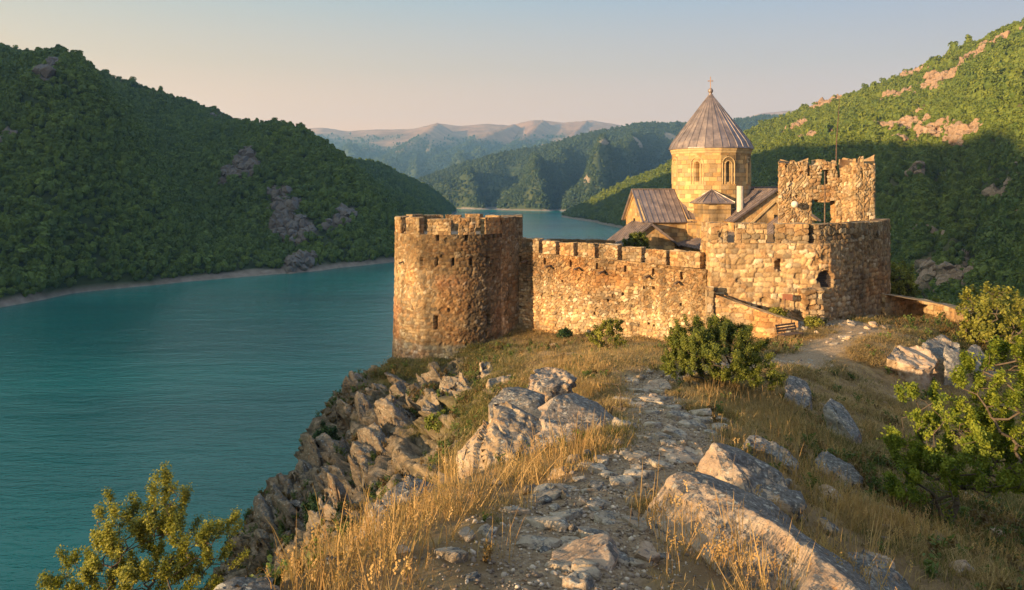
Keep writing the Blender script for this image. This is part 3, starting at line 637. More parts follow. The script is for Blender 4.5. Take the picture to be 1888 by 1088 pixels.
class Masonry:
    """builds walls as prisms over a plan outline; every stone is real relief on a fine grid"""
    def __init__(s, fn=rubble, **kw): s.V = []; s.F = []; s.C = []; s.n = 0; s.fn = fn; s.kw = kw
    def _add(s, V, F, C):
        s.V.append(V); s.F.append(F + s.n if isinstance(F, np.ndarray) else F); s.C.append(C); s.n += len(V)
    def prism(s, plan, z0, z1, res=0.07, closed=True, u0=0.0, carve=(), amp=1.0, top=True, uneven=0.0, seed=0, tint=None, smoothn=False, batter=0.0):
        """plan: (x,y) list, outside to the RIGHT when walked in order (clockwise seen from above = outside left...). z0, z1: numbers or functions of (u, x, y)"""
        P = np.array(plan, float); Q = np.vstack([P, P[:1]]) if closed else P
        seg = np.linalg.norm(np.diff(Q, axis=0), axis=1); us = [0.0]; pts = [Q[0]]; nr = []
        for i, L_ in enumerate(seg):
            k = max(1, int(math.ceil(L_ / res)))
            for j in range(1, k + 1): us.append(seg[:i].sum() + L_ * j / k); pts.append(Q[i] + (Q[i + 1] - Q[i]) * j / k)
        pts = np.array(pts); us = np.array(us)
        d = np.gradient(pts, axis=0)
        if closed: d[0] = d[-1] = (pts[1] - pts[0]) + (pts[-1] - pts[-2])
        nrm = np.stack([d[:, 1], -d[:, 0]], 1); nrm /= np.linalg.norm(nrm, axis=1)[:, None] + 1e-9
        area = 0.5 * np.sum(P[:, 0] * np.roll(P[:, 1], -1) - np.roll(P[:, 0], -1) * P[:, 1])
        if closed and area < 0: nrm = -nrm
        f0 = z0(us, pts[:, 0], pts[:, 1]) if callable(z0) else np.full(len(us), float(z0))
        f1 = z1(us, pts[:, 0], pts[:, 1]) if callable(z1) else np.full(len(us), float(z1))
        if uneven: f1 = f1 + (hsh(np.floor(us / 0.35), us * 0, us * 0, seed + 91) - 0.5) * uneven + fbm(us * 0.8, us * 0, 0, 2, seed + 92) * uneven
        if closed: f1[-1] = f1[0]; f0[-1] = f0[0]
        nz = max(2, int(math.ceil((f1 - f0).max() / res)) + 1); t = np.linspace(0, 1, nz)[:, None]
        Z = f0[None] * (1 - t) + f1[None] * t; U = us[None] + 0 * Z + u0
        rel, C = s.fn(U, Z, **s.kw); rel = rel * amp
        if closed: rel[:, -1] = rel[:, 0]; C[:, -1] = C[:, 0]
        for (cu, cz, w, h, dep, arch) in carve:
            ins = (np.abs(U - u0 - cu) < w / 2) & (Z > cz)
            topz = cz + h - (np.where(arch, 1, 0) * (w / 2 - np.sqrt(np.clip((w / 2) ** 2 - (U - u0 - cu) ** 2, 0, None))))
            ins &= Z < topz
            rel = np.where(ins, -dep, rel)
        if tint is not None: C = C * tint(U, Z)
        bt = batter * (1 - t) ** 2 if batter else 0
        X = pts[None, :, 0] + nrm[None, :, 0] * (rel + bt); Y = pts[None, :, 1] + nrm[None, :, 1] * (rel + bt)
        V = np.stack([X, Y, Z], -1).reshape(-1, 3); F = grid_faces(nz, len(us))
        if (closed and area < 0): F = F[:, ::-1]
        s._add(V, F, np.asarray(C).reshape(-1, 3))
        if top and closed:
            ring = np.stack([X[-1, :-1], Y[-1, :-1], Z[-1, :-1]], 1); m = ring.mean(0)
            k = len(ring); layers = [ring]
            for q in (0.7, 0.35):
                r = m + (ring - m) * q; r[:, 2] = m[2] + (ring[:, 2] - m[2]) * q + fbm(r[:, 0] * 3, r[:, 1] * 3, 0, 2, seed + 5) * 0.04; layers.append(r)
            Vt = np.vstack(layers + [m[None]]); _, Ct = s.fn(Vt[:, 0] * 1.0 + u0, Vt[:, 1] * 1.0, **s.kw)
            Fs = []
            for a in range(2):
                for i in range(k):
                    j = (i + 1) % k; Fs.append((a * k + i, a * k + j, (a + 1) * k + j, (a + 1) * k + i))
            for i in range(k):
                j = (i + 1) % k; Fs.append((2 * k + i, 2 * k + j, 3 * k, 3 * k))
            F4 = np.array([f for f in Fs if f[2] != f[3]]); s._add(Vt, F4, Ct)
            s.tris = getattr(s, 'tris', []) + [(s.n - len(Vt) + 2 * k + i, s.n - len(Vt) + 2 * k + (i + 1) % k, s.n - 1) for i in range(k)]
        return us, pts
    def build(s, name, mat, parent=None):
        V = np.concatenate(s.V); F = np.concatenate(s.F); C = np.concatenate(s.C)
        tr = getattr(s, 'tris', [])
        o = mesh_np(name, V, [tuple(f) for f in F.tolist()] + tr if tr else F, mat, cols=C)
        if parent is not None: put(o, parent)
        return o

M_stone = mat_attr('rubble_stone', nscale=14, namp=0.3, bdist=0.02, bscale=25)
M_ash = mat_attr('ashlar_stone', nscale=8, namp=0.18, bdist=0.01, bscale=20)
M_dark = mat_plain('dark_opening', (0.012, 0.010, 0.009), 0.9)
M_wood = mat_plain('weathered_wood', (0.11, 0.07, 0.045), 0.85, var=0.5, scale=12, bd=0.01)
M_iron = mat_plain('rusted_iron', (0.10, 0.06, 0.045), 0.6, 0.5, var=0.4, scale=14)

def arc(cx, cy, r, a0, a1, n):
    return [(cx + r * math.cos(a0 + (a1 - a0) * i / n), cy + r * math.sin(a0 + (a1 - a0) * i / n)) for i in range(n + 1)]
D2 = math.radians

# ---- round tower over the lake
def round_tower():
    cx, cy, r = -4.25, 54.3, 4.25
    t = empty('round_tower', (cx, cy, -12), 'big round stone tower with battlements standing over the lake, its lower courses pale grey', 'tower')
    zp = -3.05; seed = 3
    rb = dict(seed=seed, su=0.33, sz=0.22, amp=0.055)
    m = Masonry(rubble, **rb)
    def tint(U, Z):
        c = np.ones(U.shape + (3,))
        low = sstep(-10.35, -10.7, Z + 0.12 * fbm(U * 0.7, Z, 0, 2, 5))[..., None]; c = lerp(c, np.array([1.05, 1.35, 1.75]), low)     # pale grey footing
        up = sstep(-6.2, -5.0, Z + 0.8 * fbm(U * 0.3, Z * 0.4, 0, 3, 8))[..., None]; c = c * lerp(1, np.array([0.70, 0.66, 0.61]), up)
        dk = sstep(17.0, 19.2, U + 1.2 * fbm(Z * 0.5, U * 0.4, 0, 3, 4))[..., None] * 1.0 * (U < 24)[..., None]; c = c * lerp(1, np.array([0.55, 0.54, 0.54]), dk)  # shade of the side turned from the sun, put into the colour
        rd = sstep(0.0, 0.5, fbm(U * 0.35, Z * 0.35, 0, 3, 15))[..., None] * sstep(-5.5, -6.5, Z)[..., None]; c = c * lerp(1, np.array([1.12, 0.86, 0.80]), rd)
        gl = sstep(13.2, 12.0, U + 0.5 * (Z + 9))[..., None] * sstep(-7.2, -8.6, Z)[..., None]; c = c * lerp(1, np.array([0.50, 0.60, 0.74]), gl)  # cast shadow low on the lake side, put into the stone colour
        return c
    # u runs from angle 0 (east) clockwise... outline walked counter-clockwise: u = r * angle
    def uang(px):      # arc length of the wall point seen at photo column px
        s_ = (px - 838) / 107.0; a = -math.pi / 2 + math.asin(max(-0.99, min(0.99, s_))); return r * (a + 2 * math.pi)
    carve = []
    for px, z, h in ((816, -9.45, 0.95), (902, -9.45, 0.9)): carve.append((uang(px), z, 0.24, h, 0.7, False))
    for px in (790, 816, 845, 874, 902): carve.append((uang(px), -5.1, 0.17, 0.5, 0.6, False))
    for px in (741, 770, 818, 867, 912): carve.append((uang(px), -3.3 - 0.15, 0.14, 0.42, 0.5, False))
    ring = arc(cx, cy, r, 0, 2 * math.pi, 72)[:-1]
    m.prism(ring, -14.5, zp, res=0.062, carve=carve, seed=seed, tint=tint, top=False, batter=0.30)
    m.build('wall', M_stone, t)
    # ragged break under the arrow slits: rough lumps standing out of the face
    # wall walk
    b = MB(); b.lathe((cx, cy, 0), [(3.3, zp - 0.25), (3.6, zp - 0.15), (0.3, zp - 0.2)][::-1], 48); b.build('wall_walk', M_stonegrey, t)
    # rear face of the parapet
    mp = Masonry(rubble, seed=9, su=0.38, sz=0.25, amp=0.04); mp.prism(arc(cx, cy, r - 0.62, 0, 2 * math.pi, 60)[:-1][::-1], zp - 1.0, zp + 0.02, res=0.1, top=False)
    # flat sill ring between the merlons
    n = 72; ra, rc = r + 0.04, r - 0.64
    V = []; 
    for k in range(n):
        a = 2 * math.pi * k / n; V += [(cx + ra * math.cos(a), cy + ra * math.sin(a), zp), (cx + rc * math.cos(a), cy + rc * math.sin(a), zp + 0.01)]
    F = np.array([(2 * k, 2 * ((k + 1) % n), 2 * ((k + 1) % n) + 1, 2 * k + 1) for k in range(n)]); V = np.array(V); _, C = rubble(V[:, 0], V[:, 1], seed=12)
    mp._add(V, F, C); mp.build('parapet', M_stone, t)
    # merlons (arc-shaped blocks with thin cap stones)
    def ang(px): return -math.pi / 2 + math.asin(max(-0.995, min(0.995, (px - 838) / 107.0)))
    def angb(px): return math.pi / 2 - math.asin(max(-0.995, min(0.995, (px - 838) / 99.0)))
    A = [(-math.pi + 0.03, ang(748))] + [(ang(a), ang(b_)) for a, b_ in ((760, 785), (801, 840), (855, 882), (899, 929))]
    A += [(angb(b_), angb(a)) for a, b_ in ((736, 744), (750, 768), (775, 807), (814, 844), (854, 884), (897, 925))]
    for i, (a0, a1) in enumerate(A):
        mm = Masonry(rubble, seed=20 + i, su=0.36, sz=0.24, amp=0.04)
        k = max(3, int((a1 - a0) / 0.08)); plan = arc(cx, cy, r, a0, a1, k) + arc(cx, cy, r - 0.55, a1, a0, k)
        zt = -1.93 + 0.05 * math.sin(i * 2.3)
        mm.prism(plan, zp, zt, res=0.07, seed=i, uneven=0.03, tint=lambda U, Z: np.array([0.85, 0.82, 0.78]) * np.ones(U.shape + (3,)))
        mo = mm.build('merlon', M_stone, t)
        cb = Masonry(rubble, seed=80 + i, su=0.7, sz=0.3, amp=0.03, pale=0)
        plan = arc(cx, cy, r + 0.07, a0 - 0.012, a1 + 0.012, k) + arc(cx, cy, r - 0.6, a1 + 0.012, a0 - 0.012, k)
        cb.prism(plan, zt - 0.03, zt + 0.09, res=0.1, uneven=0.05, seed=i + 3)
        c_ = cb.build('cap_stone', M_stone); c_.parent = mo; c_.matrix_parent_inverse = mo.matrix_parent_inverse.copy() if False else Matrix.Translation(-Vector(t.location))
    # square turret that backs on to the tower, its shade put into the stone colour
    tu = Masonry(rubble, seed=31, su=0.42, sz=0.28, amp=0.05)
    P = [W(926, 0, 51.9)[:2], W(962, 0, 54.0)[:2], W(962, 0, 58.5)[:2], W(925, 0, 57.5)[:2]]
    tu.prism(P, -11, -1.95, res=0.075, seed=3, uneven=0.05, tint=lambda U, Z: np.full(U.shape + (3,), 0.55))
    tu.build('stair_turret', M_stone, t)
    sb = MB()
    a = uang(756) / r; sb.bar((cx + (r - .1) * math.cos(a), cy + (r - .1) * math.sin(a), -4.95), (cx + (r + .45) * math.cos(a), cy + (r + .45) * math.sin(a), -5.1), 0.14, 0.07); sb.build('spout', M_wood, t)

def mstone_grey():
    m, n, L = nmat('grey_stone'); b, o = bsdf_out(n, L); g = n.new('ShaderNodeNewGeometry').outputs['Position']
    f = noise_n(n, L, g, 4, 8, 0.7); L.new(ramp_n(n, L, f, [(0.3, (0.13, 0.10, 0.075)), (0.7, (0.34, 0.26, 0.19))]), b.inputs['Base Color']); bumpn(n, L, b, f, 0.7, 0.05); return m
M_stonegrey = mstone_grey()
round_tower()

# ---- curtain wall between the round tower and the gate tower
def offset_line(P, d):
    P = np.array(P, float); out = []
    for i in range(len(P)):
        a = P[max(i - 1, 0)]; b = P[min(i + 1, len(P) - 1)]; t_ = (b - a) / np.linalg.norm(b - a); out.append(P[i] + np.array([-t_[1], t_[0]]) * d)
    return [tuple(p) for p in out]
def curtain_wall():
    A = np.array(W(934, 0, 54.3)[:2]); B = np.array(W(1180, 0, 48.3)[:2]); C = np.array(W(1302, 0, 44.9)[:2])
    t = empty('curtain_wall', (A[0], A[1], -10), 'long sunlit rubble stone curtain wall with battlements running from the round tower to the gate tower', 'wall')
    line = [A, B, C]
    Ltot = np.linalg.norm(B - A) + np.linalg.norm(C - B)
    def top(u, x, y): return np.interp(u, [0, Ltot * 0.45, Ltot], [-4.45, -4.62, -4.86]) - 0.0
    def tint(U, Z):
        c = np.ones(U.shape + (3,)); lo = sstep(-7.0, -8.4, Z + 0.6 * fbm(U * .4, Z * .4, 0, 2, 3))[..., None]
        tp = sstep(-6.6, -5.3, Z + 0.5 * fbm(U * .6, Z * .4, 0, 3, 6))[..., None]; c = c * lerp(np.array([0.95, 0.92, 0.88]), np.array([1.22, 1.22, 1.2]), lo) * lerp(1, np.array([0.78, 0.72, 0.66]), tp); return c
    m = Masonry(rubble, seed=101, su=0.31, sz=0.20, amp=0.055, pale=0.06)
    g = random.Random(5); carve = [(g.uniform(1, Ltot - 1), g.uniform(-9.2, -6.2), 0.14, 0.16, 0.35, False) for _ in range(14)]
    for k in range(7): carve.append((Ltot * (0.08 + 0.135 * k), float(top(np.array([Ltot * (0.08 + 0.135 * k)]), 0, 0)[0]) - 0.75, 0.11, 0.45, 0.3, False))
    back = offset_line(line, 0.9)
    plan = [tuple(p) for p in line] + back[::-1]
    def topc(u, x, y):
        # works on both faces of the closed outline: project on the line by distance from A
        d = np.hypot(x - A[0], y - A[1]); return np.interp(d, [0, Ltot * 0.45, Ltot], [-4.45, -4.62, -4.86])
    m.prism(plan, -13.0, topc, res=0.06, carve=carve, seed=7, tint=tint, top=True)
    m.build('wall', M_stone, t)
    edges = [(937, 963), (970, 994), (1001, 1025), (1033, 1058), (1066, 1097), (1105, 1139), (1148, 1183), (1191, 1229), (1236, 1290)]
    def onwall(px):
        k = (px - CX) / FPX
        for P, Q in ((A, B), (B, C)):
            d = Q - P; s_ = (k * P[1] - P[0]) / (d[0] - k * d[1])
            if s_ <= 1.001: return P + d * s_
        return P + d * s_
    for i, (a, b) in enumerate(edges):
        p = onwall(a); q = onwall(b - (1 if i < 8 else 0)); n_ = np.array([-(q - p)[1], (q - p)[0]]); n_ /= np.linalg.norm(n_)
        zb = float(topc(0, p[0], p[1])); zt = zb + 0.93 + 0.05 * math.sin(i * 1.7)
        mm = Masonry(rubble, seed=130 + i, su=0.36, sz=0.24, amp=0.045)
        mm.prism([p, q, q + n_ * 0.62, p + n_ * 0.62], zb, zt, res=0.06, uneven=0.07, seed=i)
        mo = mm.build('merlon', M_stone, t)
        cb = Masonry(rubble, seed=180 + i, su=0.6, sz=0.3, amp=0.03, pale=0)
        e = (q - p) / np.linalg.norm(q - p) * 0.04
        cb.prism([p - e - n_ * 0.06, q + e - n_ * 0.06, q + e + n_ * 0.68, p - e + n_ * 0.68], zt - 0.03, zt + 0.08, res=0.09, uneven=0.06, seed=i)
        c_ = cb.build('cap_stone', M_stone); c_.parent = mo; c_.matrix_parent_inverse = Matrix.Translation(-Vector(t.location))
    for px, py in ((948, 484), (972, 482), (1015, 491), (1068, 495), (1113, 502), (1197, 510), (1252, 521)):
        p = onwall(px); z = (HOR - py) / FPX * p[1]; nrm = np.array([-0.55, -0.83])
        sb = MB(); sb.bar((p[0] - nrm[0] * .2, p[1] - nrm[1] * .2, z + 0.1), (p[0] + nrm[0] * .75, p[1] + nrm[1] * .75, z - 0.02), 0.17, 0.09); sb.build('spout', M_wood, t)
curtain_wall()

# ---- gate tower: big coursed rubble block with a rounded east side
def gate_tower():
    A = np.array(W(1294, 0, 46.6)[:2]); B = np.array(W(1313, 0, 44.2)[:2]); C = np.array(W(1500, 0, 43.3)[:2])
    R_ = [np.array(W(px, 0, y)[:2]) for px, y in ((1530, 43.5), (1560, 44.5), (1590, 45.7), (1615, 47.0), (1633, 48.6), (1640, 50.6))]
    E = np.array(W(1625, 0, 54.5)[:2]); Fp = np.array(W(1320, 0, 52.5)[:2])
    t = empty('gate_tower', (B[0] + 3, B[1] + 3, -8), 'massive battlemented stone gate tower with an arched shuttered opening and a rounded shaded flank', 'tower')
    zp = -3.15
    plan = [A, B, C] + R_ + [E, Fp]
    P = np.array(plan); seg = np.linalg.norm(np.diff(P, axis=0), axis=1); cum = np.concatenate([[0], np.cumsum(seg)])
    def upx(px):
        for i in range(1, len(P) - 1):
            a = CX + FPX * P[i, 0] / P[i, 1]; b = CX + FPX * P[i + 1, 0] / P[i + 1, 1]
            if a <= px <= b: return cum[i] + seg[i] * (px - a) / (b - a)
    def z_at(py, Y=43.5): return (HOR - py) / FPX * Y
    carve = [(upx(1522), z_at(531), 1.15, 1.02, 0.55, True), (upx(1438), z_at(501), 0.2, 0.75, 0.5, False), (upx(1433), z_at(496), 0.25, 0.45, 0.5, False), (upx(1349), z_at(441), 0.5, 0.16, 0.4, False), (upx(1545), z_at(400 + 45), 0.1, 0.1, 0.2, False)]
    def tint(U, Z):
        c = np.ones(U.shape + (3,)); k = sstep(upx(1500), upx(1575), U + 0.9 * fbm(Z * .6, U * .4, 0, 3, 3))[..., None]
        return c * lerp(np.array([1.12, 1.10, 1.08]), np.array([0.66, 0.62, 0.58]), k)  # flank darkening joins dark weathering with grazing shade, both in the colour
    m = Masonry(rubble, seed=201, su=0.42, sz=0.29, amp=0.065, pale=0.06, rough=0.9)
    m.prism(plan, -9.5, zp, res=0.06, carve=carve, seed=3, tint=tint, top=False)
    cc = P.mean(0); inn = [tuple(p + (cc - p) / np.linalg.norm(cc - p) * 1.0) for p in P]
    k_ = len(P); Vs = [(x, y, zp) for x, y in plan] + [(x, y, zp) for x, y in inn] + [(x, y, -5.2) for x, y in inn]
    Fs = [(i, (i + 1) % k_, k_ + (i + 1) % k_, k_ + i) for i in range(k_)] + [(k_ + i, k_ + (i + 1) % k_, 2 * k_ + (i + 1) % k_, 2 * k_ + i) for i in range(k_)]
    Vs = np.array(Vs); m._add(Vs, np.array(Fs), np.tile([[0.30, 0.22, 0.15]], (len(Vs), 1)))
    db = MB(); db.add([(x, y, -5.2) for x, y in inn], [tuple(range(k_))]); db.build('roof_deck', M_stonegrey, t)
    m.build('wall', M_stone, t)
    def pt(px):
        u = upx(px); i = max(j for j in range(len(cum)) if cum[j] <= u + 1e-6); i = min(i, len(seg) - 1); return P[i] + (P[i + 1] - P[i]) * (u - cum[i]) / seg[i]
    for i, (a, b) in enumerate([(1313, 1341), (1359, 1413), (1433, 1489), (1509, 1560), (1560.5, 1639)]):
        if i < 4:
            p = pt(a); q = pt(b)
            outer = [p, q]; n_ = np.array([-(q - p)[1], (q - p)[0]]); n_ /= np.linalg.norm(n_); inner = [q + n_ * 0.75, p + n_ * 0.75]
            if i == 0: outer = [A + (B - A) * 0.02] + outer; inner = [q + n_ * 0.75, q + n_ * 0.75 + np.array([-0.5, 1.5])]
        else:
            outer = [pt(a)] + R_[2:] ; inner = [r_ + np.array([-0.75, 0.25]) for r_ in R_[2:]][::-1] + [pt(a) + np.array([0, 0.75])]
        zt = -2.02 + (0.05 if i == 4 else 0) + 0.04 * math.sin(i)
        mm = Masonry(rubble, seed=230 + i, su=0.48, sz=0.33, amp=0.06)
        dk = 0.62 if i >= 3 else 1.0  # flank merlons darkened too, weathering and shade in one tone
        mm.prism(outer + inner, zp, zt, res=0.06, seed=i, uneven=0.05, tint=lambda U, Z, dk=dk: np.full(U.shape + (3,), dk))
        mo = mm.build('merlon', M_stone, t)
    # shutter in the arch
    u = upx(1522); p = pt(1522); sh = MB()
    for k in range(9):
        z = z_at(530) + 0.05 + k * 0.105; hw = 0.52 if k < 5 else 0.52 * math.sqrt(max(0.05, 1 - ((k - 4) / 5.0) ** 2))
        sh.box((p[0], p[1] + 0.33, z), (hw * 2, 0.05, 0.085))
    sh.build('shutter', mat_plain('shutter_boards', (0.030, 0.022, 0.020), 0.7), t)
    # ragged buttress stub beside the arch
    bt = Masonry(rubble, seed=260, su=0.42, sz=0.3, amp=0.11, rough=1.6)
    q = np.array(W(1500, 0, 42.9)[:2]); bt.prism([q + (-0.55, 0.6), q + (-0.5, -0.25), q + (0.35, -0.35), q + (0.5, 0.6)], -8.5, -5.6, res=0.06, uneven=0.4, seed=2)
    bt.build('buttress', M_stone, t)
    for k, (px, py, w_) in enumerate([(1577, 455, .5), (1586, 470, .6), (1572, 480, .5), (1580, 495, .7), (1570, 506, .6)]):
        pass
gate_tower()

# ---- ruined keep behind the gate tower
def keep():
    Y = 50.5
    def X(px, y=Y): return (px - CX) / FPX * y
    def Z(py, y=Y): return (HOR - py) / FPX * y
    t = empty('ruined_keep', (X(1520), Y + 1, -7), 'roofless ruined stone keep with an empty square window and broken top, behind the gate tower', 'tower')
    kw = dict(su=0.34, sz=0.24, amp=0.075, pale=0.05); th = 0.9
    m = Masonry(rubble, seed=301, **kw)
    def blk(x0, x1, z0, z1, y=Y, d=th, un=0.0, sd=0, tint=None, u0=0): m.prism([(x0, y), (x1, y), (x1, y + d), (x0, y + d)], z0, z1, res=0.065, uneven=un, seed=sd, u0=u0, tint=tint)
    dk = lambda U, Z_: np.full(U.shape + (3,), 0.85)
    m.prism([(X(1437), Y), (X(1487), Y), (X(1490, Y + 4.2), Y + 4.2), (X(1442, Y + 4.2), Y + 4.2)], -9, Z(298), res=0.065, uneven=0.3, seed=1)                       # west pier
    blk(X(1487), X(1495), -9, Z(322), sd=2, u0=X(1487) - X(1437), un=.2)
    blk(X(1495), X(1512), Z(369), Z(301), sd=3, un=0.4, u0=3, tint=dk)     # above the square window
    blk(X(1512), X(1531), Z(373), Z(343), sd=4, u0=5, tint=dk, un=.25); blk(X(1512), X(1531), Z(313), Z(297), sd=5, u0=6, un=0.2)
    blk(X(1531), X(1543), Z(370), Z(303), sd=6, un=0.45, u0=7)
    blk(X(1543), X(1556), -9, Z(322), sd=7, u0=9, un=.4)
    y2 = Y - 1.3
    m.prism([(X(1549, y2 + 1.5), y2 + 1.5), (X(1578, y2), y2), (X(1614, y2), y2 + 0.25), (X(1610, y2 + 4.6), y2 + 4.6), (X(1560, y2 + 4), y2 + 4.0)], -9, Z(294, y2), res=0.065, uneven=0.55, seed=8, carve=[(2.0, Z(330, y2) , 0.14, 0.75, 0.5, False)])
    m.build('wall', M_stone, t)
    # back wall, lower, seen through the window gap
    m2 = Masonry(rubble, seed=340, **kw); m2.prism([(X(1545, Y + 4), Y + 4.0), (X(1560, Y + 4), Y + 4.0), (X(1560, Y + 4), Y + 4.6), (X(1545, Y + 4), Y + 4.6)], -9, Z(400), res=0.1, uneven=0.3); m2.build('rear_wall', M_stone, t)
    # window: one iron bar upright
    b = MB(); b.tube([(X(1497), Y + .45, Z(412)), (X(1497), Y + .45, Z(372))], 0.035, 6); b.build('window_bar', M_iron, t)
    return t
keep()

def small_things_castle():
    # globe lamp on the keep
    y = 49.9; c = ((1465 - CX) / FPX * y, y, (HOR - 377) / FPX * y)
    t = empty('globe_lamp', c, 'white globe lamp fixed to the west pier of the ruined keep', 'lamp')
    b = MB(); b.lathe(c, [(0.02, -0.24), (0.12, -0.21), (0.21, -0.12), (0.24, 0), (0.21, 0.12), (0.12, 0.21), (0.02, 0.24)], 18); b.build('globe', mat_plain('globe_glass', (0.55, 0.5, 0.42), 0.35, var=0.05), t, smooth=True)
    b = MB(); b.tube([(c[0], c[1], c[2] - .05), (c[0], 50.6, c[2] - .1)], 0.05, 8); b.build('bracket', M_iron, t)
    # lightning rod
    y = 51.0; x0 = (1541 - CX) / FPX * y; x1 = (1548 - CX) / FPX * y
    b = MB(); b.tube([(x0, y, (HOR - 330) / FPX * y), (x0 + 0.05, y, (HOR - 260) / FPX * y), (x1, y, (HOR - 182) / FPX * y)], [0.055, 0.04, 0.016], 8)
    tag(b.build('lightning_rod', M_iron), 'tall thin lightning rod rising from the top of the ruined keep', 'rod')
    y = 43.6 + .9; x0 = (1520 - CX) / FPX * y
    b = MB(); b.tube([(x0, y, -3.9), (x0 + 0.03, y, (HOR - 350) / FPX * y), (x0 + .02, y, (HOR - 316) / FPX * y)], [0.045, 0.04, 0.03], 8)
    tag(b.build('flagpole', M_wood), 'thin bare pole standing behind the gate tower parapet, in front of the square window', 'pole')
small_things_castle()
# ------------------------------------------------------------------ church
M_roof = None
def mat_roof():
    m, n, L = nmat('standing_seam_metal'); b, o = bsdf_out(n, L, 0.42, 0.5); b.inputs['Metallic'].default_value = 0.35
    g = n.new('ShaderNodeNewGeometry').outputs['Position']
    f = noise_n(n, L, g, 1.2, 6, 0.65)
    L.new(ramp_n(n, L, f, [(0.3, (0.11, 0.09, 0.09)), (0.5, (0.20, 0.155, 0.145)), (0.7, (0.33, 0.25, 0.21))]), b.inputs['Base Color'])
    L.new(ramp_n(n, L, noise_n(n, L, g, 3, 4), [(0.3, (0.35,) * 3), (0.7, (0.6,) * 3)]), b.inputs['Roughness'])
    return m
M_roof = mat_roof()
def church():
    cx, cy = (1310 - CX) / FPX * 72.0, 72.0
    a = math.radians(8.5)
    ex = Vector((math.cos(a), math.sin(a), 0)); ey = Vector((-math.sin(a), math.cos(a), 0))   # ex: east-ish, ey: away
    G = -8.3
    def P(x, y, z=0): return Vector((cx, cy, 0)) + ex * x + ey * y + Vector((0, 0, z))
    def P2(x, y): p = P(x, y); return (p.x, p.y)
    t = empty('church', (cx, cy, G), 'golden stone church with conical ribbed metal roof and cross', 'church')
    def zp(py, Y): return (HOR - py) / FPX * Y
    # ---- body walls
    def gable_block(name, x0, x1, y0, y1, ze, zr, axis, seed, carve=(), z0=G - 1.5):
        """walls of a block with gables; axis 'x' means ridge along x (gables on the x ends)"""
        m = Masonry(ashlar, seed=seed)
        def top(u, x, y):
            dx = (x - cx) * ex.x + (y - cy) * ex.y; dy = (x - cx) * ey.x + (y - cy) * ey.y
            q = np.abs(dy - (y0 + y1) / 2) / ((y1 - y0) / 2) if axis == 'x' else np.abs(dx - (x0 + x1) / 2) / ((x1 - x0) / 2)
            return ze + (zr - ze) * np.clip(1 - q, 0, 1)
        m.prism([P2(x0, y0), P2(x1, y0), P2(x1, y1), P2(x0, y1)], z0, top, res=0.11, carve=carve, top=False)
        return m.build(name, M_ash, t)
    def roof_plane(mb, a0, a1, b0, b1, seam=0.52, th=0.10, fascia=True):
        """a0-a1 eave line, b0-b1 ridge line (same direction); slab with raised seams"""
        a0, a1, b0, b1 = map(Vector, (a0, a1, b0, b1)); n_ = (a1 - a0).cross(b0 - a0).normalized()
        if n_.z < 0: n_ = -n_
        q = [a0, a1, b1, b0]; mb.add(q + [p - n_ * th for p in q], [(0, 1, 2, 3), (7, 6, 5, 4), (0, 4, 5, 1), (1, 5, 6, 2), (2, 6, 7, 3), (3, 7, 4, 0)])
        k = max(2, round((a1 - a0).length / seam))
        for i in range(k + 1):
            f = i / k; p = a0.lerp(a1, f); r = b0.lerp(b1, f)
            if (p - r).length > 0.3: mb.bar(p + n_ * 0.035, r + n_ * 0.035, 0.05, 0.07, up=n_)
    def gable_roof(name, x0, x1, y0, y1, ze, zr, axis, ov=0.35):
        mb = MB(); xm, ym = (x0 + x1) / 2, (y0 + y1) / 2
        sl = (zr - ze) / ((y1 - y0) / 2 if axis == 'x' else (x1 - x0) / 2); d = ov * sl; u = 0.09
        if axis == 'x':
            for yy in (y0 - ov, y1 + ov): roof_plane(mb, P(x0 - ov, yy, ze - d + u), P(x1 + ov, yy, ze - d + u), P(x0 - ov, ym, zr + u), P(x1 + ov, ym, zr + u))
            mb.bar(P(x0 - ov, ym, zr + u + .03), P(x1 + ov, ym, zr + u + .03), 0.16, 0.1)
        else:
            for xx in (x0 - ov, x1 + ov): roof_plane(mb, P(xx, y0 - ov, ze - d + u), P(xx, y1 + ov, ze - d + u), P(xm, y0 - ov, zr + u), P(xm, y1 + ov, zr + u))
            mb.bar(P(xm, y0 - ov, zr + u + .03), P(xm, y1 + ov, zr + u + .03), 0.16, 0.1)
        return mb.build(name, M_roof, t)
    ZR = -0.05; ZE = -2.75
    # west arm (gable to the west), south arm (gable to the camera side), east and north arms
    gable_block('west_arm', -7.6, 0.0, -2.9, 2.9, ZE, ZR, 'x', 401, carve=[])
    gable_roof('west_roof', -7.6, -2.6, -2.9, 2.9, ZE, ZR, 'x')
    gable_block('south_arm', 0.0 - 3.9 + 3.4, 7.2, -6.3, 0, ZE + 0.1, ZR, 'y', 402)
    gable_roof('south_roof', -0.5, 7.2, -6.3, -2.0, ZE + 0.1, ZR, 'y')
    gable_block('nave', -3.6, 7.6, -3.2, 3.2, ZE, ZR + 0.02, 'x', 404)
    gable_roof('nave_roof', 2.2, 7.7, -3.9, 3.9, ZE - .3, ZR + 0.2, 'x')
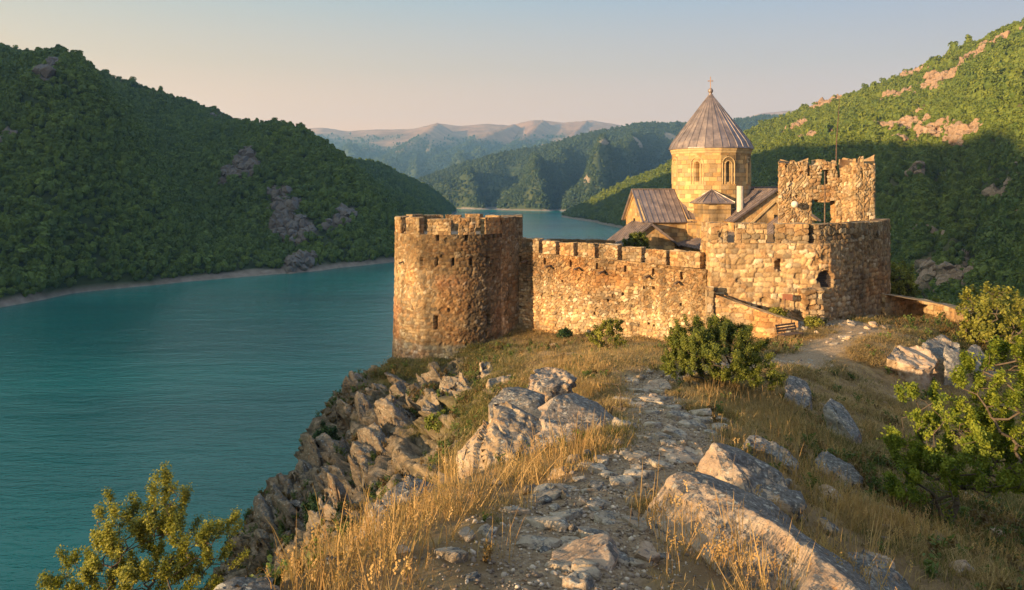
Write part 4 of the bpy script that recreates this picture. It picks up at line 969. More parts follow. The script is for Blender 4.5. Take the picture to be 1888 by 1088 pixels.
    # raised mouldings on the gables
    for (p, q) in ((P(-7.68, -3.1, ZE - .1), P(-7.68, 0, ZR - .1)), (P(-7.68, 3.1, ZE - .1), P(-7.68, 0, ZR - .1)), (P(-0.6, -6.4, ZE), P(3.35, -6.4, ZR - .1)), (P(7.3, -6.4, ZE), P(3.35, -6.4, ZR - .1)),
                   (P(0.6, -6.38, ZE - .6), P(3.35, -6.38, ZR - .9)), (P(6.1, -6.38, ZE - .6), P(3.35, -6.38, ZR - .9))):
        mb = MB(); mb.bar(p, q, 0.12, 0.2); mb.build('gable_moulding', M_ashplain, t)
    # slit window of the west gable
    mb = MB(); c = P(-7.66, 0.1, -3.1); mb.box(c, (0.12, 0.22, 0.75), rot=a); mb.build('window', M_dark, t)
    mb = MB(); c = P(3.35, -6.36, -2.6); mb.box(c, (0.24, 0.1, 0.75), rot=a); mb.build('window', M_dark, t)
    # low corner block with a little pyramid roof
    m = Masonry(ashlar, seed=406); x0, x1, y0, y1 = -2.75, -0.2, -4.9, -2.4
    m.prism([P2(x0, y0), P2(x1, y0), P2(x1, y1), P2(x0, y1)], G, -1.15, res=0.11); m.build('corner_block', M_ash, t)
    mb = MB(); ap = P((x0 + x1) / 2, (y0 + y1) / 2, 0.0); o_ = 0.28; cs = [P(x0 - o_, y0 - o_, -1.15), P(x1 + o_, y0 - o_, -1.15), P(x1 + o_, y1 + o_, -1.15), P(x0 - o_, y1 + o_, -1.15)]
    for i in range(4):
        p, q = cs[i], cs[(i + 1) % 4]; mb.add([p, q, ap, p - Vector((0, 0, .1)), q - Vector((0, 0, .1))], [(0, 1, 2), (0, 3, 4, 1)])
        for f in (0, 0.25, 0.5, 0.75): mb.bar(p.lerp(q, f) + Vector((0, 0, .03)), ap + Vector((0, 0, .03)), 0.04, 0.06)
    mb.build('corner_roof', M_roof, t)
    # aisle lean-to between the arms, and the lower porch gable in front
    m = Masonry(ashlar, seed=407); m.prism([P2(-4.4, -8.6), P2(-0.4, -8.6), P2(-0.4, -3.2), P2(-4.4, -3.2)], G - 1, -4.95, res=0.12); m.build('aisle', M_ash, t)
    mb = MB(); roof_plane(mb, P(-4.75, -8.9, -5.0), P(-4.75, -3.0, -5.0), P(-0.4, -8.9, -3.75), P(-0.4, -3.0, -3.75)); mb.build('aisle_roof', M_roof, t)
    m = Masonry(ashlar, seed=408)
    gable_block('porch', 1.4, 6.0, -9.2, -6.3, -4.0, -2.35, 'y', 409); gable_roof('porch_roof', 1.4, 6.0, -9.2, -6.4, -4.0, -2.35, 'y')
    # narthex: low hipped block on the west
    gable_block('narthex', -9.9, -5.3, -4.4, 0.6, -4.85, -3.15, 'y', 410, z0=G - 3); gable_roof('narthex_roof', -9.9, -5.3, -4.4, 0.6, -4.85, -3.15, 'y')
    # white chimney
    mb = MB(); c = P(0.55, -5.2, 0); mb.lathe((c.x, c.y, 0), [(0.30, -2.0), (0.30, 0.35), (0.27, 0.36)][:2], 12); ch = mb.build('chimney', mat_plain('white_render', (0.46, 0.40, 0.33), 0.8, var=0.15), t)
    mb = MB(); mb.box((c.x, c.y, 0.55), (0.85, 0.85, 0.06)); 
    for s_ in (-1, 1): mb.box((c.x + 0.22 * s_, c.y, 0.44), (0.05, 0.05, 0.2))
    cc = mb.build('cowl', M_iron); cc.parent = ch; cc.matrix_parent_inverse = Matrix.Translation(-Vector(t.location))
    # ---- drum: sixteen-sided
    r = 3.66; zb = -2.2; zt = 3.95
    N = 16; view = math.atan2(-cy, -cx)            # towards the camera
    ph0 = view - math.radians(3.5) * -1
    ring = [(cx + r / math.cos(math.pi / N) * math.cos(ph0 + (k + .5) * 2 * math.pi / N), cy + r / math.cos(math.pi / N) * math.sin(ph0 + (k + .5) * 2 * math.pi / N)) for k in range(N)]
    m = Masonry(ashlar, seed=420, su=0.7, sz=0.4)
    side = 2 * r * math.tan(math.pi / N); carve = []
    for k in range(N):
        # window sides are every second one; side k runs between corner k and k+1, centred on ph0+(k+1)*22.5deg
        if k % 2 == 0:
            uc = side * (k + 0.5); carve.append((uc, 0.75, 0.27, 1.85, 0.6, True))
    m.prism(ring, zb - 3, zt, res=0.06, carve=carve, top=False)
    m.build('drum', M_ash, t)
    def sidept(k, du, z, out):
        an = ph0 + (k + 1) * 2 * math.pi / N; c = Vector((math.cos(an), math.sin(an), 0)); tg = Vector((-c.y, c.x, 0)); return Vector((cx, cy, z)) + c * (r + out) + tg * du
    for k in range(0, N, 2):
        mb = MB()
        for (w_, zt_, rad) in ((0.34, 2.35, 0.05), (0.60, 2.45, 0.055)):
            pts = [sidept(k, -w_, 0.55, .03), sidept(k, -w_, zt_, .03)] + [sidept(k, -w_ * math.cos(q), zt_ + w_ * math.sin(q), .03) for q in [math.pi * j / 8 for j in range(1, 8)]] + [sidept(k, w_, zt_, .03), sidept(k, w_, 0.55, .03)]
            mb.tube(pts, rad, 6)
        mb.build('window_moulding', M_ashplain, t)
    mb = MB()
    def poly_ring(rr, z): return [(cx + rr / math.cos(math.pi / N) * math.cos(ph0 + (k + .5) * 2 * math.pi / N), cy + rr / math.cos(math.pi / N) * math.sin(ph0 + (k + .5) * 2 * math.pi / N), z) for k in range(N)]
    def stack(mb, L_):
        b = len(mb.v); V = []; F = []
        for rr, z in L_: V += poly_ring(rr, z)
        for i in range(len(L_) - 1):
            for k in range(N): F.append((i * N + k, i * N + (k + 1) % N, (i + 1) * N + (k + 1) % N, (i + 1) * N + k))
        mb.add(V, F)
    stack(mb, [(r - .05, 3.35), (r + .06, 3.45), (r + .08, 3.6), (r + .16, 3.72), (r + .2, 3.98), (r - .2, 4.0)]); mb.build('cornice', M_ashplain, t)
    mb = MB(); stack(mb, [(r - .02, zb + .2), (r + .12, zb + .25), (r + .12, zb + .45), (r - .02, zb + .5)]); mb.build('base_moulding', M_ashplain, t)
    # cone
    za = 9.25; mb = MB(); stack(mb, [(r - .3, 3.93), (r + .30, 3.88), (r + .28, 3.98), (r + .0, 4.55), (0.16, za)])
    ring = [Vector(p) for p in poly_ring(r + .28, 4.0)]; mid = [Vector(p) for p in poly_ring(r, 4.57)]; top = [Vector(p) for p in poly_ring(0.16, za)]
    for k in range(N):
        k2 = (k + 1) % N
        for f in (0, 0.5):
            mb.tube([ring[k].lerp(ring[k2], f), mid[k].lerp(mid[k2], f), top[k].lerp(top[k2], f)], [0.05, 0.05, 0.03], 5)
    mb.build('conical_roof', M_roof, t)
    mb = MB(); mb.lathe((cx, cy, za), [(0.2, -0.25), (0.24, 0), (0.12, 0.12), (0.2, 0.2), (0.26, 0.38), (0.2, 0.56), (0.08, 0.66)], 14); fi = mb.build('finial', M_roof, t, smooth=True)
    mb = MB(); z = za + .6; mb.tube([(cx, cy, z), (cx, cy, z + 1.1)], 0.035, 8); mb.bar((cx - .22, cy, z + .74), (cx + .22, cy, z + .74), 0.06, 0.07)
    for q in ((-.22, .74), (.22, .74), (0, 1.1)): mb.lathe((cx + q[0], cy, z + q[1]), [(0.02, -.06), (.06, 0), (.02, .06)], 8)
    mb.build('cross', mat_plain('cross_metal', (0.42, 0.24, 0.13), 0.4, 0.6), t)
    # north block with bluish metal roof seen past the nave
    return t
M_ashplain = mat_plain('carved_ashlar', (0.42, 0.29, 0.145), 0.85, var=0.25, scale=3, bd=0.01)
church()

# ---- ramp wall below the gate tower, terrace walls
def low_walls():
    # ramp wall
    pts = [W(1312, 0, 43.6)[:2], W(1370, 0, 42.6)[:2], W(1432, 0, 41.6)[:2], W(1470, 0, 41.4)[:2]]
    t = empty('ramp_wall', (pts[0][0], pts[0][1], -9), 'low sloping stone wall of squared blocks descending in front of the gate tower', 'wall')
    m = Masonry(rubble, seed=501, su=0.42, sz=0.30, amp=0.04, rough=0.2)
    back = offset_line(pts, 0.45)
    cum = np.concatenate([[0], np.cumsum(np.linalg.norm(np.diff(np.array(pts), axis=0), axis=1))])
    ztop = [(HOR - py) / FPX * p[1] for py, p in zip((541, 562, 583, 592), pts)]
    def top(u, x, y):
        d = np.hypot(x - pts[0][0], y - pts[0][1]); return np.interp(d, cum, ztop)
    m.prism([tuple(p) for p in pts] + back[::-1], -11, top, res=0.07, seed=4, uneven=0.03, tint=lambda U, Z: np.ones(U.shape + (3,)) * np.array([1.15, 1.1, 1.05])); m.build('wall', M_stone, t)
    p = Masonry(rubble, seed=505, su=0.5, sz=0.4, amp=0.03); q = np.array(pts[0]) + (-0.15, -0.1)
    p.prism([q + (-.17, -.17), q + (.17, -.17), q + (.17, .2), q + (-.17, .2)], -11, (HOR - 529) / FPX * 43.5, res=0.07, uneven=0.08); p.build('end_post', M_stone, t)
    # rubble terrace behind the ramp wall
    pts2 = [W(1318, 0, 44.0)[:2], W(1500, 0, 42.7)[:2], W(1500, 0, 43.6)[:2], W(1318, 0, 44.6)[:2]]
    m = Masonry(rubble, seed=510, su=0.33, sz=0.25, amp=0.12, rough=2.0)
    def top2(u, x, y): return -6.15 - 0.30 * (x - pts2[0][0]) + 0.15 * fbm(x * 1.2, y * 1.2, 0, 2, 9)
    m.prism(pts2, -9, top2, res=0.07, uneven=0.15); o = m.build('rubble_footing', M_stone); tag(o, 'uneven rubble footing of loose stones along the foot of the gate tower', 'rubble bank')
    # curved parapet east of the gate tower
    PP = [W(px, 0, y)[:2] for px, y in ((1632, 47.5), (1665, 48.8), (1700, 49.0), (1735, 48.6), (1762, 47.4), (1785, 45.6), (1798, 43.6), (1797, 41.8))]
    t = empty('parapet_wall', (PP[0][0], PP[0][1], -9), 'low curved stone parapet wall around the terrace east of the gate tower', 'wall')
    cum3 = np.concatenate([[0], np.cumsum(np.linalg.norm(np.diff(np.array(PP), axis=0), axis=1))])
    zt = [(HOR - py) / FPX * p[1] for py, p in zip((543, 546, 552, 560, 566, 571, 577, 583), PP)]
    backp = offset_line(PP, 0.5)
    P_ = np.array(PP)
    def top3(u, x, y):
        d2 = (x[:, None] - P_[None, :, 0]) ** 2 + (y[:, None] - P_[None, :, 1]) ** 2 if hasattr(x, '__len__') else None
        w_ = 1 / (d2 + 0.05) ** 2; return (w_ * np.array(zt)[None]).sum(1) / w_.sum(1)
    m = Masonry(rubble, seed=520, su=0.5, sz=0.33, amp=0.035, rough=0.1, pale=0.02)
    m.prism([tuple(p) for p in PP] + backp[::-1], -12, top3, res=0.08, seed=2); m.build('wall', M_stone, t)
    # dark wall in the courtyard by the church
    q = [W(1008, 0, 60)[:2], W(1130, 0, 58)[:2], W(1134, 0, 58.6)[:2], W(1008, 0, 60.6)[:2]]
    m = Masonry(rubble, seed=530, su=0.4, sz=0.3, amp=0.03, P=STONE * 0.5, pale=0); m.prism(q, -9, lambda u, x, y: np.full(len(u), (HOR - 442) / FPX * 59.5), res=0.12, uneven=0.1)
    tag(m.build('courtyard_wall', M_stone), 'dark low wall in the courtyard behind the long curtain wall', 'wall')
low_walls()

# ------------------------------------------------------------------ bench, sign, lamp box
def bench():
    x, y, z = ground_hit(1457, 631)
    t = empty('park_bench', (x, y, z), 'small park bench with black iron ends beside the path', 'bench')
    fwd = Vector((0.35, -0.94, 0)); sd = Vector((0.94, 0.35, 0))
    fwd = Vector((0.50, -0.866, 0)); sd = Vector((0.866, 0.5, 0))
    def P(a, f, h): return Vector((x, y, z)) + sd * a + fwd * f + Vector((0, 0, h))
    iron = mat_plain('black_iron', (0.03, 0.026, 0.024), 0.5, 0.6); wood = mat_plain('bench_slats', (0.13, 0.075, 0.045), 0.7, var=0.3, scale=10)
    hl = 0.78
    for s_ in (-1, 1):
        mb = MB(); a = s_ * (hl - .08)
        mb.tube([P(a, .30, -.12), P(a, .27, .2), P(a, .22, .42)], [.03, .026, .026], 7); mb.tube([P(a, -.32, -.12), P(a, -.24, .2), P(a, -.2, .42), P(a, -.27, .68), P(a, -.34, .95)], .027, 7)
        mb.tube([P(a, .24, .42), P(a, -.22, .42)], .026, 7); mb.tube([P(a, -.26, .66), P(a, .0, .68), P(a, .2, .66), P(a, .24, .56), P(a, .22, .44)], .022, 7)
        mb.build('iron_end', iron, t)
    mb = MB()
    for k in range(5): mb.bar(P(-hl, -.18 + k * .105, .455), P(hl, -.18 + k * .105, .455), 0.085, 0.035)
    mb.build('seat', wood, t)
    mb = MB()
    for k in range(3): mb.bar(P(-hl, -.255 - k * .035, .60 + k * .14), P(hl, -.255 - k * .035, .60 + k * .14), 0.03, 0.10)
    mb.build('backrest', wood, t)
bench()
def signs():
    y = 42.9; x = (1452 - CX) / FPX * y; z = (HOR - 548) / FPX * y
    t = empty('sign_post', (x, y, H1(x, y)), 'small rust-brown sign board on a thin post at the foot of the gate tower', 'sign')
    mb = MB(); mb.tube([(x - .15, y, H1(x, y) - .3), (x - .15, y, z - .1)], .03, 6); mb.build('post', M_iron, t)
    mb = MB(); mb.box((x, y, z), (.55, .05, .36), rot=-.4); mb.build('board', mat_plain('rusty_board', (.20, .07, .035), .7, var=.3), t)
    x, y, z = ground_hit(1608, 588)
    t = empty('floodlight_box', (x, y, z), 'small pale box lamp on a short stand in the dry grass below the gate tower', 'lamp')
    mb = MB(); mb.box((x, y, z + .5), (.34, .28, .30), rot=.3); mb.build('lamp_box', mat_plain('box_lamp', (.5, .38, .27), .6, var=.1), t)
    mb = MB(); mb.box((x, y, z + .12), (.22, .2, .55), rot=.3); mb.build('stand', M_iron, t)
signs()
# ------------------------------------------------------------------ rocks
def mat_rock(name, c1, c2, lichen=0.5, kz=0.20, kx=0.20):
    m, n, L = nmat(name); b, o = bsdf_out(n, L, 0.9, 0.2)
    tc = n.new('ShaderNodeNewGeometry'); g = tc.outputs['Position']
    mp = n.new('ShaderNodeMapping'); mp.inputs['Rotation'].default_value = (0.3, 0.75, 0.5); mp.inputs['Scale'].default_value = (1, 1, 3.2); L.new(g, mp.inputs[0])
    f = noise_n(n, L, mp.outputs[0], 2.2, 10, 0.7)
    base = ramp_n(n, L, f, [(0.3, tuple(c * 0.55 for c in c1)), (0.45, c1), (0.62, c2), (0.75, tuple(min(.75, c * 1.25) for c in c2))])
    warm = ramp_n(n, L, noise_n(n, L, g, 3.5, 6, 0.6), [(0.55, (0, 0, 0)), (0.68, (1, 1, 1))]); base = mixc(n, L, mixc(n, L, 1.0, warm, (0.45,) * 3, 'MULTIPLY'), base, (0.42, 0.22, 0.10))
    # dark lichen on the weathered upper bedding planes, plus shade painted into east-facing sides
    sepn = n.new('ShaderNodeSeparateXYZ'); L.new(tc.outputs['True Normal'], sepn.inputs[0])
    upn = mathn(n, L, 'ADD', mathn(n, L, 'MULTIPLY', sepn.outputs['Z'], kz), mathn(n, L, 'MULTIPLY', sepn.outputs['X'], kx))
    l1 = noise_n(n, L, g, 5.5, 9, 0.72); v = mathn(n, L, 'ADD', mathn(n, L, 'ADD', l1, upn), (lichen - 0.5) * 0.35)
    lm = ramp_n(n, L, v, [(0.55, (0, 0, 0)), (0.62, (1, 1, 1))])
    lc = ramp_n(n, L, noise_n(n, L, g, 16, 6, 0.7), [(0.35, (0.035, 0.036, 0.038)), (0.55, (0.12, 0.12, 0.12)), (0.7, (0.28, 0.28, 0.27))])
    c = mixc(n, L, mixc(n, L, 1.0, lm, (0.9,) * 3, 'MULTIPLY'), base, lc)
    pl = ramp_n(n, L, noise_n(n, L, g, 11, 5, 0.6), [(0.60, (0, 0, 0)), (0.65, (1, 1, 1))]); c = mixc(n, L, mixc(n, L, 1.0, pl, (0.7,) * 3, 'MULTIPLY'), c, (0.5, 0.46, 0.38))
    oc = ramp_n(n, L, noise_n(n, L, g, 7.3, 4, 0.6), [(0.66, (0, 0, 0)), (0.70, (1, 1, 1))]); c = mixc(n, L, mixc(n, L, 1.0, oc, (0.6,) * 3, 'MULTIPLY'), c, (0.45, 0.20, 0.05))
    L.new(c, b.inputs['Base Color'])
    h = mathn(n, L, 'ADD', noise_n(n, L, mp.outputs[0], 9, 10, 0.75), mathn(n, L, 'MULTIPLY', noise_n(n, L, g, 45, 5, 0.7), 0.35)); bumpn(n, L, b, h, 0.85, 0.05)
    return m
M_rtan = mat_rock('tan_rock', (0.30, 0.21, 0.13), (0.45, 0.33, 0.215), 0.35)
M_rpink = mat_rock('pinkish_rock', (0.37, 0.26, 0.18), (0.50, 0.375, 0.265), 0.0)
M_rslab = mat_rock('slab_rock', (0.38, 0.265, 0.18), (0.50, 0.375, 0.26), 0.68, kz=0.10, kx=0.36)  # strong east weight: lichen and painted shade share one dark tone
M_rdark = mat_rock('lichened_rock', (0.26, 0.20, 0.15), (0.42, 0.33, 0.25), 0.6)
M_flag = mat_rock('flagstone_rock', (0.34, 0.27, 0.20), (0.50, 0.41, 0.31), 0.05)
M_cliff = mat_rock('cliff_rock', (0.15, 0.115, 0.08), (0.27, 0.205, 0.14), 0.2)
M_cliffd = mat_rock('dark_cliff_rock', (0.15, 0.12, 0.09), (0.26, 0.205, 0.15), 0.4)
M_rgrey = mat_rock('grey_rock', (0.20, 0.18, 0.16), (0.36, 0.31, 0.26), 0.4)

ROCKS = []
def hull_rock(name, pts, mat, seed, label=None, cat='rock', group=None, rough=1.0, res=0.07, parent=None, gully=1.0, beds=None):
    """rock from surveyed corner points: hull, cut into facets, then broken into beds and chips"""
    bm = bmesh.new()
    for p in pts: bm.verts.new(p)
    r = bmesh.ops.convex_hull(bm, input=bm.verts[:]); bmesh.ops.delete(bm, geom=[v for v in bm.verts if not v.link_faces], context='VERTS')
    ext = max((Vector(a) - Vector(b)).length for a in pts for b in pts)
    bmesh.ops.bevel(bm, geom=bm.edges[:], offset=ext * 0.008, segments=1, affect='EDGES', profile=0.6)
    bmesh.ops.triangulate(bm, faces=bm.faces[:])
    for it in range(9):
        lim = max(res, ext / 2 ** (it + 1)); es = [e for e in bm.edges if e.calc_length() > lim * 1.35]
        if not es:
            if lim <= res: break
            continue
        if len(bm.verts) > 26000: break
        bmesh.ops.subdivide_edges(bm, edges=es, cuts=1, use_grid_fill=False); bmesh.ops.triangulate(bm, faces=[f for f in bm.faces if len(f.verts) > 3])
    bm.normal_update()
    V = np.array([v.co[:] for v in bm.verts]); N = np.array([v.normal[:] for v in bm.verts]); F = np.array([[v.index for v in f.verts] for f in bm.faces]); bm.free()
    dim = V.max(0) - V.min(0); s = min(ext * 0.5, 0.8 * float(np.prod(dim)) ** (1 / 3)); x, y, z = V.T
    q = x * 0.55 + z * 0.72 + y * 0.2; w = fbm(x / s, y / s, z / s, 3, seed)
    F1, F2, r1, r2, r3 = voro((q + w * 0.3 * s) / (s * 0.22), (x * -0.5 + z * 0.5 + y * 0.6) / (s * 0.55) + w, seed + 1, 0.9, 2.0, False)
    G1, G2, g1, g2, g3 = voro((x + z * .4 + w * .2 * s) / (s * 0.13), (y - z * 0.8) / (s * 0.16), seed + 5, 0.95, 2.0, False)
    d = ((r1 - 0.5) * 0.11 - 0.045 * (1 - sstep(0, 0.13, F2 - F1)) * gully + (g1 - 0.5) * 0.04 - 0.012 * (1 - sstep(0, 0.1, G2 - G1)) * gully) * s * rough
    d += fbm(x / s * 1.3, y / s * 1.3, z / s * 1.3, 3, seed + 7) * 0.035 * s * rough + ridged(x / s * 7, y / s * 7, z / s * 7, 4, seed + 8) * 0.018 * s * min(1, rough + .2) + fbm(x * 14, y * 14, z * 14, 3, seed + 9) * 0.008
    V = V + N * d[:, None]
    # chisel: flat fracture faces with crisp edges
    gg = np.random.default_rng(seed + 1000); c0 = V.mean(0)
    for k in range(18):
        n_ = gg.normal(0, 1, 3); n_ /= np.linalg.norm(n_); pr = (V - c0) @ n_; o_ = pr.max() - s * gg.uniform(.02, .09)
        ex = np.clip(pr - o_, 0, None); V = V - n_ * ex[:, None]
    for k in range(int(11 * min(2.0, max(.7, ext / (2.2 * s))))):
        j = gg.integers(len(V)); n_ = N[j] + gg.normal(0, .22, 3); n_ /= np.linalg.norm(n_) + 1e-9; rad_ = s * gg.uniform(.25, .55); dd = np.linalg.norm(V - V[j], axis=1)
        pr = (V - V[j]) @ n_ + s * gg.uniform(.01, .03); w_ = sstep(rad_, rad_ * .7, dd) * (pr > 0) * sstep(s * .22, s * .14, pr); V -= n_ * (pr * w_)[:, None]
    V = V + N * (fbm(V[:, 0] * 16, V[:, 1] * 16, V[:, 2] * 16, 2, seed + 11) * min(.012, s * .015))[:, None]
    if beds is not None:
        ax_, th = beds; ax_ = np.array(ax_); c1 = V.mean(0); q1 = (V - c1) @ ax_; qq = q1 / th + fbm(V[:, 0] * .5, V[:, 1] * .5, V[:, 2] * .5, 2, seed + 20) * .35
        k1 = np.floor(qq + .35 * np.sin(qq * 1.7 + seed)); hh_ = hsh(k1, k1 * 0, k1 * 0, seed + 21); h2_ = hsh(k1, k1 * 0 + 1, k1 * 0, seed + 22)
        per = V - c1 - q1[:, None] * ax_; sh_ = np.cross(ax_, [0.2, 0.3, .9]); V = c1 + q1[:, None] * ax_ + per * (.74 + .34 * hh_)[:, None] + sh_ * ((h2_ - .5) * th * .9)[:, None]
        lump = np.floor(fbm(V[:, 0] / (th * 2.2), V[:, 1] / (th * 2.2), V[:, 2] / (th * 2.2), 2, seed + 23) * 5) / 5; V = V + N * (lump * th * .35)[:, None]
    ROCKS.append((V[:, 0].min(), V[:, 0].max(), V[:, 1].min(), V[:, 1].max()))
    o = mesh_np(name, V, F, mat)
    if parent is not None: o.parent = parent
    tag(o, label, cat, group)
    return o

def PX(l, dz=0.0): return [W(*p) for p in l]
def sink(l, d=0.7):           # buried lower corners
    return [(x + 0.0, y + 0.15, z - d) for (x, y, z) in l]
def rock(pts, mat, seed, label, base=None, **kw):
    P_ = PX(pts); B_ = PX(base) if base else []
    return hull_rock('boulder', P_ + B_ + sink(B_ if base else P_, kw.pop('d', 0.6)), mat, seed, label, **kw)

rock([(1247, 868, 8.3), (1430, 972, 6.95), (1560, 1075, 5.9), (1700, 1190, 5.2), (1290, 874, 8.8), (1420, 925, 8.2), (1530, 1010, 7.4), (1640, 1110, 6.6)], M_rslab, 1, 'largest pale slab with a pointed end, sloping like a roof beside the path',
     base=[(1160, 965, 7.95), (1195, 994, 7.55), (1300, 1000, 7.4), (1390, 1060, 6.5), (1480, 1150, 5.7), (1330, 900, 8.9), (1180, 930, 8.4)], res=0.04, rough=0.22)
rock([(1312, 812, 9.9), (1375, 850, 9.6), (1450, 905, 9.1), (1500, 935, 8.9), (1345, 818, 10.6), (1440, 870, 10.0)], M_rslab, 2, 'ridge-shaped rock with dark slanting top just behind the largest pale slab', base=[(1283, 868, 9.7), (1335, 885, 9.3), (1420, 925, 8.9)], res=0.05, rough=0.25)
rock([(1225, 826, 11.2), (1260, 820, 11.4), (1293, 822, 11.4), (1298, 840, 11.0)], M_rpink, 3, 'low flat-topped pink rock lying across the stony path', base=[(1215, 845, 10.9), (1240, 854, 10.6), (1290, 852, 10.7)], res=0.05, rough=0.5, d=0.35)
rock([(1120, 978, 6.75), (1136, 998, 6.7), (1050, 996, 6.7), (1020, 1010, 6.6)], M_rpink, 4, 'pale wedge-shaped rock with a sharp upper corner in the middle of the path', base=[(1015, 1030, 6.4), (1072, 1054, 6.1), (1128, 1050, 6.15), (1140, 1022, 6.5)], res=0.03, rough=0.15, d=0.3)
rock([(902, 740, 13.4), (955, 738, 13.6), (870, 778, 13.0), (985, 760, 13.4), (1000, 790, 12.9), (850, 812, 12.7)], M_rtan, 5, 'tall tan boulder with dark lichen patches standing at the cliff edge', base=[(835, 865, 12.2), (880, 890, 11.7), (950, 880, 11.6), (1015, 840, 12.1), (840, 830, 12.8)], res=0.04, d=1.2, rough=.4, beds=((.62, -.35, .70), .30))
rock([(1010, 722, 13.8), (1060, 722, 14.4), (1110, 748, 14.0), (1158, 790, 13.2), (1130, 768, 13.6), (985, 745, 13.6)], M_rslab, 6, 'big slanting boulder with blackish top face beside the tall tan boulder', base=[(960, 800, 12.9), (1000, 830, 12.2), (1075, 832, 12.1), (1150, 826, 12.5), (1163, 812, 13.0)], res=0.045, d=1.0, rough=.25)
rock([(925, 715, 15.0), (965, 711, 15.3), (1005, 722, 14.9), (945, 735, 14.4), (990, 740, 14.2), (898, 745, 14.4)], M_rdark, 7, 'dark-topped rock wedged behind the tall tan boulder', base=[(900, 770, 14.0), (1000, 770, 13.9)], res=0.05, d=0.8, rough=.4)
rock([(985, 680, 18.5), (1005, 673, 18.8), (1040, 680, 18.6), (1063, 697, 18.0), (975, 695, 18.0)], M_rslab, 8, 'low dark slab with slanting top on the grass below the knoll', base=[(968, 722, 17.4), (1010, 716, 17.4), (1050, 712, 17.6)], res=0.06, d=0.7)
rock([(745, 874, 10.4), (790, 876, 10.5), (815, 890, 10.3), (720, 890, 10.1), (800, 905, 9.9)], M_rdark, 9, 'lichen-spotted boulder on the rim above the water, with a shaggy flank', base=[(700, 925, 9.7), (730, 945, 9.3), (810, 925, 9.6)], res=0.04, d=0.9)
rock([(690, 925, 9.3), (715, 930, 9.1), (665, 960, 9.0), (725, 955, 8.8)], M_rtan, 10, 'narrow steep rock running down the rim below the lichen-spotted boulder', base=[(650, 1000, 8.7), (690, 1000, 8.3), (725, 975, 8.6)], res=0.04, d=0.9)
rock([(600, 1018, 6.6), (650, 1016, 6.7), (700, 1030, 6.6), (745, 1045, 6.4), (575, 1035, 6.4)], M_rtan, 11, 'broad rounded grey-topped rock half sunk in dry grass at the rim', base=[(548, 1065, 6.1), (620, 1075, 5.9), (700, 1062, 6.1), (760, 1052, 6.3)], res=0.035, d=0.5, rough=0.7)
rock([(430, 1052, 5.9), (470, 1056, 5.9), (505, 1070, 5.8), (400, 1070, 5.7)], M_rdark, 12, 'speckled rounded boulder beside the leafy shrub at the water side', base=[(375, 1110, 5.5), (460, 1120, 5.3), (530, 1100, 5.5)], res=0.035, d=0.5, rough=0.7)
rock([(775, 962, 8.2), (800, 962, 8.2), (830, 968, 8.1), (845, 975, 8.0)], M_rpink, 13, 'two-humped small pale rock in the golden grass near the rim', base=[(758, 990, 7.8), (800, 992, 7.7), (848, 985, 7.8)], res=0.03, d=0.35, rough=0.7)
rock([(1455, 686, 22.2), (1480, 690, 22), (1497, 715, 21.6), (1445, 705, 21.6), (1498, 735, 21.2)], M_rgrey, 14, 'grey boulder in the shade right behind the large round bush', base=[(1440, 745, 21), (1490, 755, 20.8), (1500, 745, 21.2)], res=0.08, d=1.2)
rock([(1524, 730, 19.3), (1540, 734, 19.4), (1592, 790, 18.2), (1585, 780, 18.7), (1515, 742, 18.9)], M_rgrey, 15, 'long dark grey slab like a fallen plank on the shaded slope', base=[(1520, 758, 18.7), (1575, 806, 17.6), (1592, 800, 18)], res=0.07, d=1.0, rough=0.5)
rock([(1505, 828, 13.6), (1530, 828, 13.7), (1570, 855, 13.2), (1590, 880, 12.8), (1500, 842, 13.3)], M_rdark, 16, 'mottled low slab in the shaded grass below the fallen-plank slab', base=[(1505, 855, 13.0), (1560, 886, 12.4), (1590, 890, 12.5)], res=0.06, d=0.9, rough=0.6)
rock([(1660, 637, 34), (1690, 632, 34.5), (1722, 640, 34.2), (1735, 655, 33.5), (1650, 650, 33.4)], M_rpink, 17, 'broad pale sunlit outcrop below the terrace', base=[(1655, 668, 32.5), (1700, 682, 32), (1728, 672, 32.4)], res=0.11, d=2.0)
rock([(1745, 632, 34), (1768, 624, 34.4), (1775, 640, 33.6), (1742, 645, 33.4)], M_rgrey, 18, 'upright square grey block below the end of the curved parapet', base=[(1742, 688, 32.4), (1772, 692, 32.6)], res=0.11, d=1.0, rough=0.6)
rock([(1715, 622, 36), (1745, 618, 36.5), (1760, 630, 36), (1700, 632, 35.3)], M_rdark, 19, 'dark jagged outcrop between the pale outcrop and the square block', base=[(1700, 660, 34.6), (1750, 668, 34.4)], res=0.11, d=1.2)
rock([(1790, 628, 37), (1815, 640, 36.5), (1835, 665, 36), (1785, 645, 36)], M_rgrey, 20, 'grey crag at the east end of the terrace under the parapet tip', base=[(1780, 690, 34.6), (1840, 700, 35)], res=0.12, d=1.5)
rock([(1645, 642, 33.6), (1660, 640, 33.8), (1662, 655, 33)], M_rtan, 21, 'small pale rock at the near edge of the terrace grass', base=[(1635, 660, 32.6), (1660, 668, 32.6)], res=0.1, d=0.5)
rock([(1560, 1020, 7.9), (1590, 1014, 8.1), (1690, 1075, 7.4), (1760, 1130, 6.9), (1600, 1035, 7.6)], M_rgrey, 22, 'long grey streaked slab breaking out of the shaded grass in the lower corner', base=[(1570, 1050, 7.4), (1640, 1110, 6.8), (1700, 1150, 6.5)], res=0.05, d=0.4, rough=0.6)
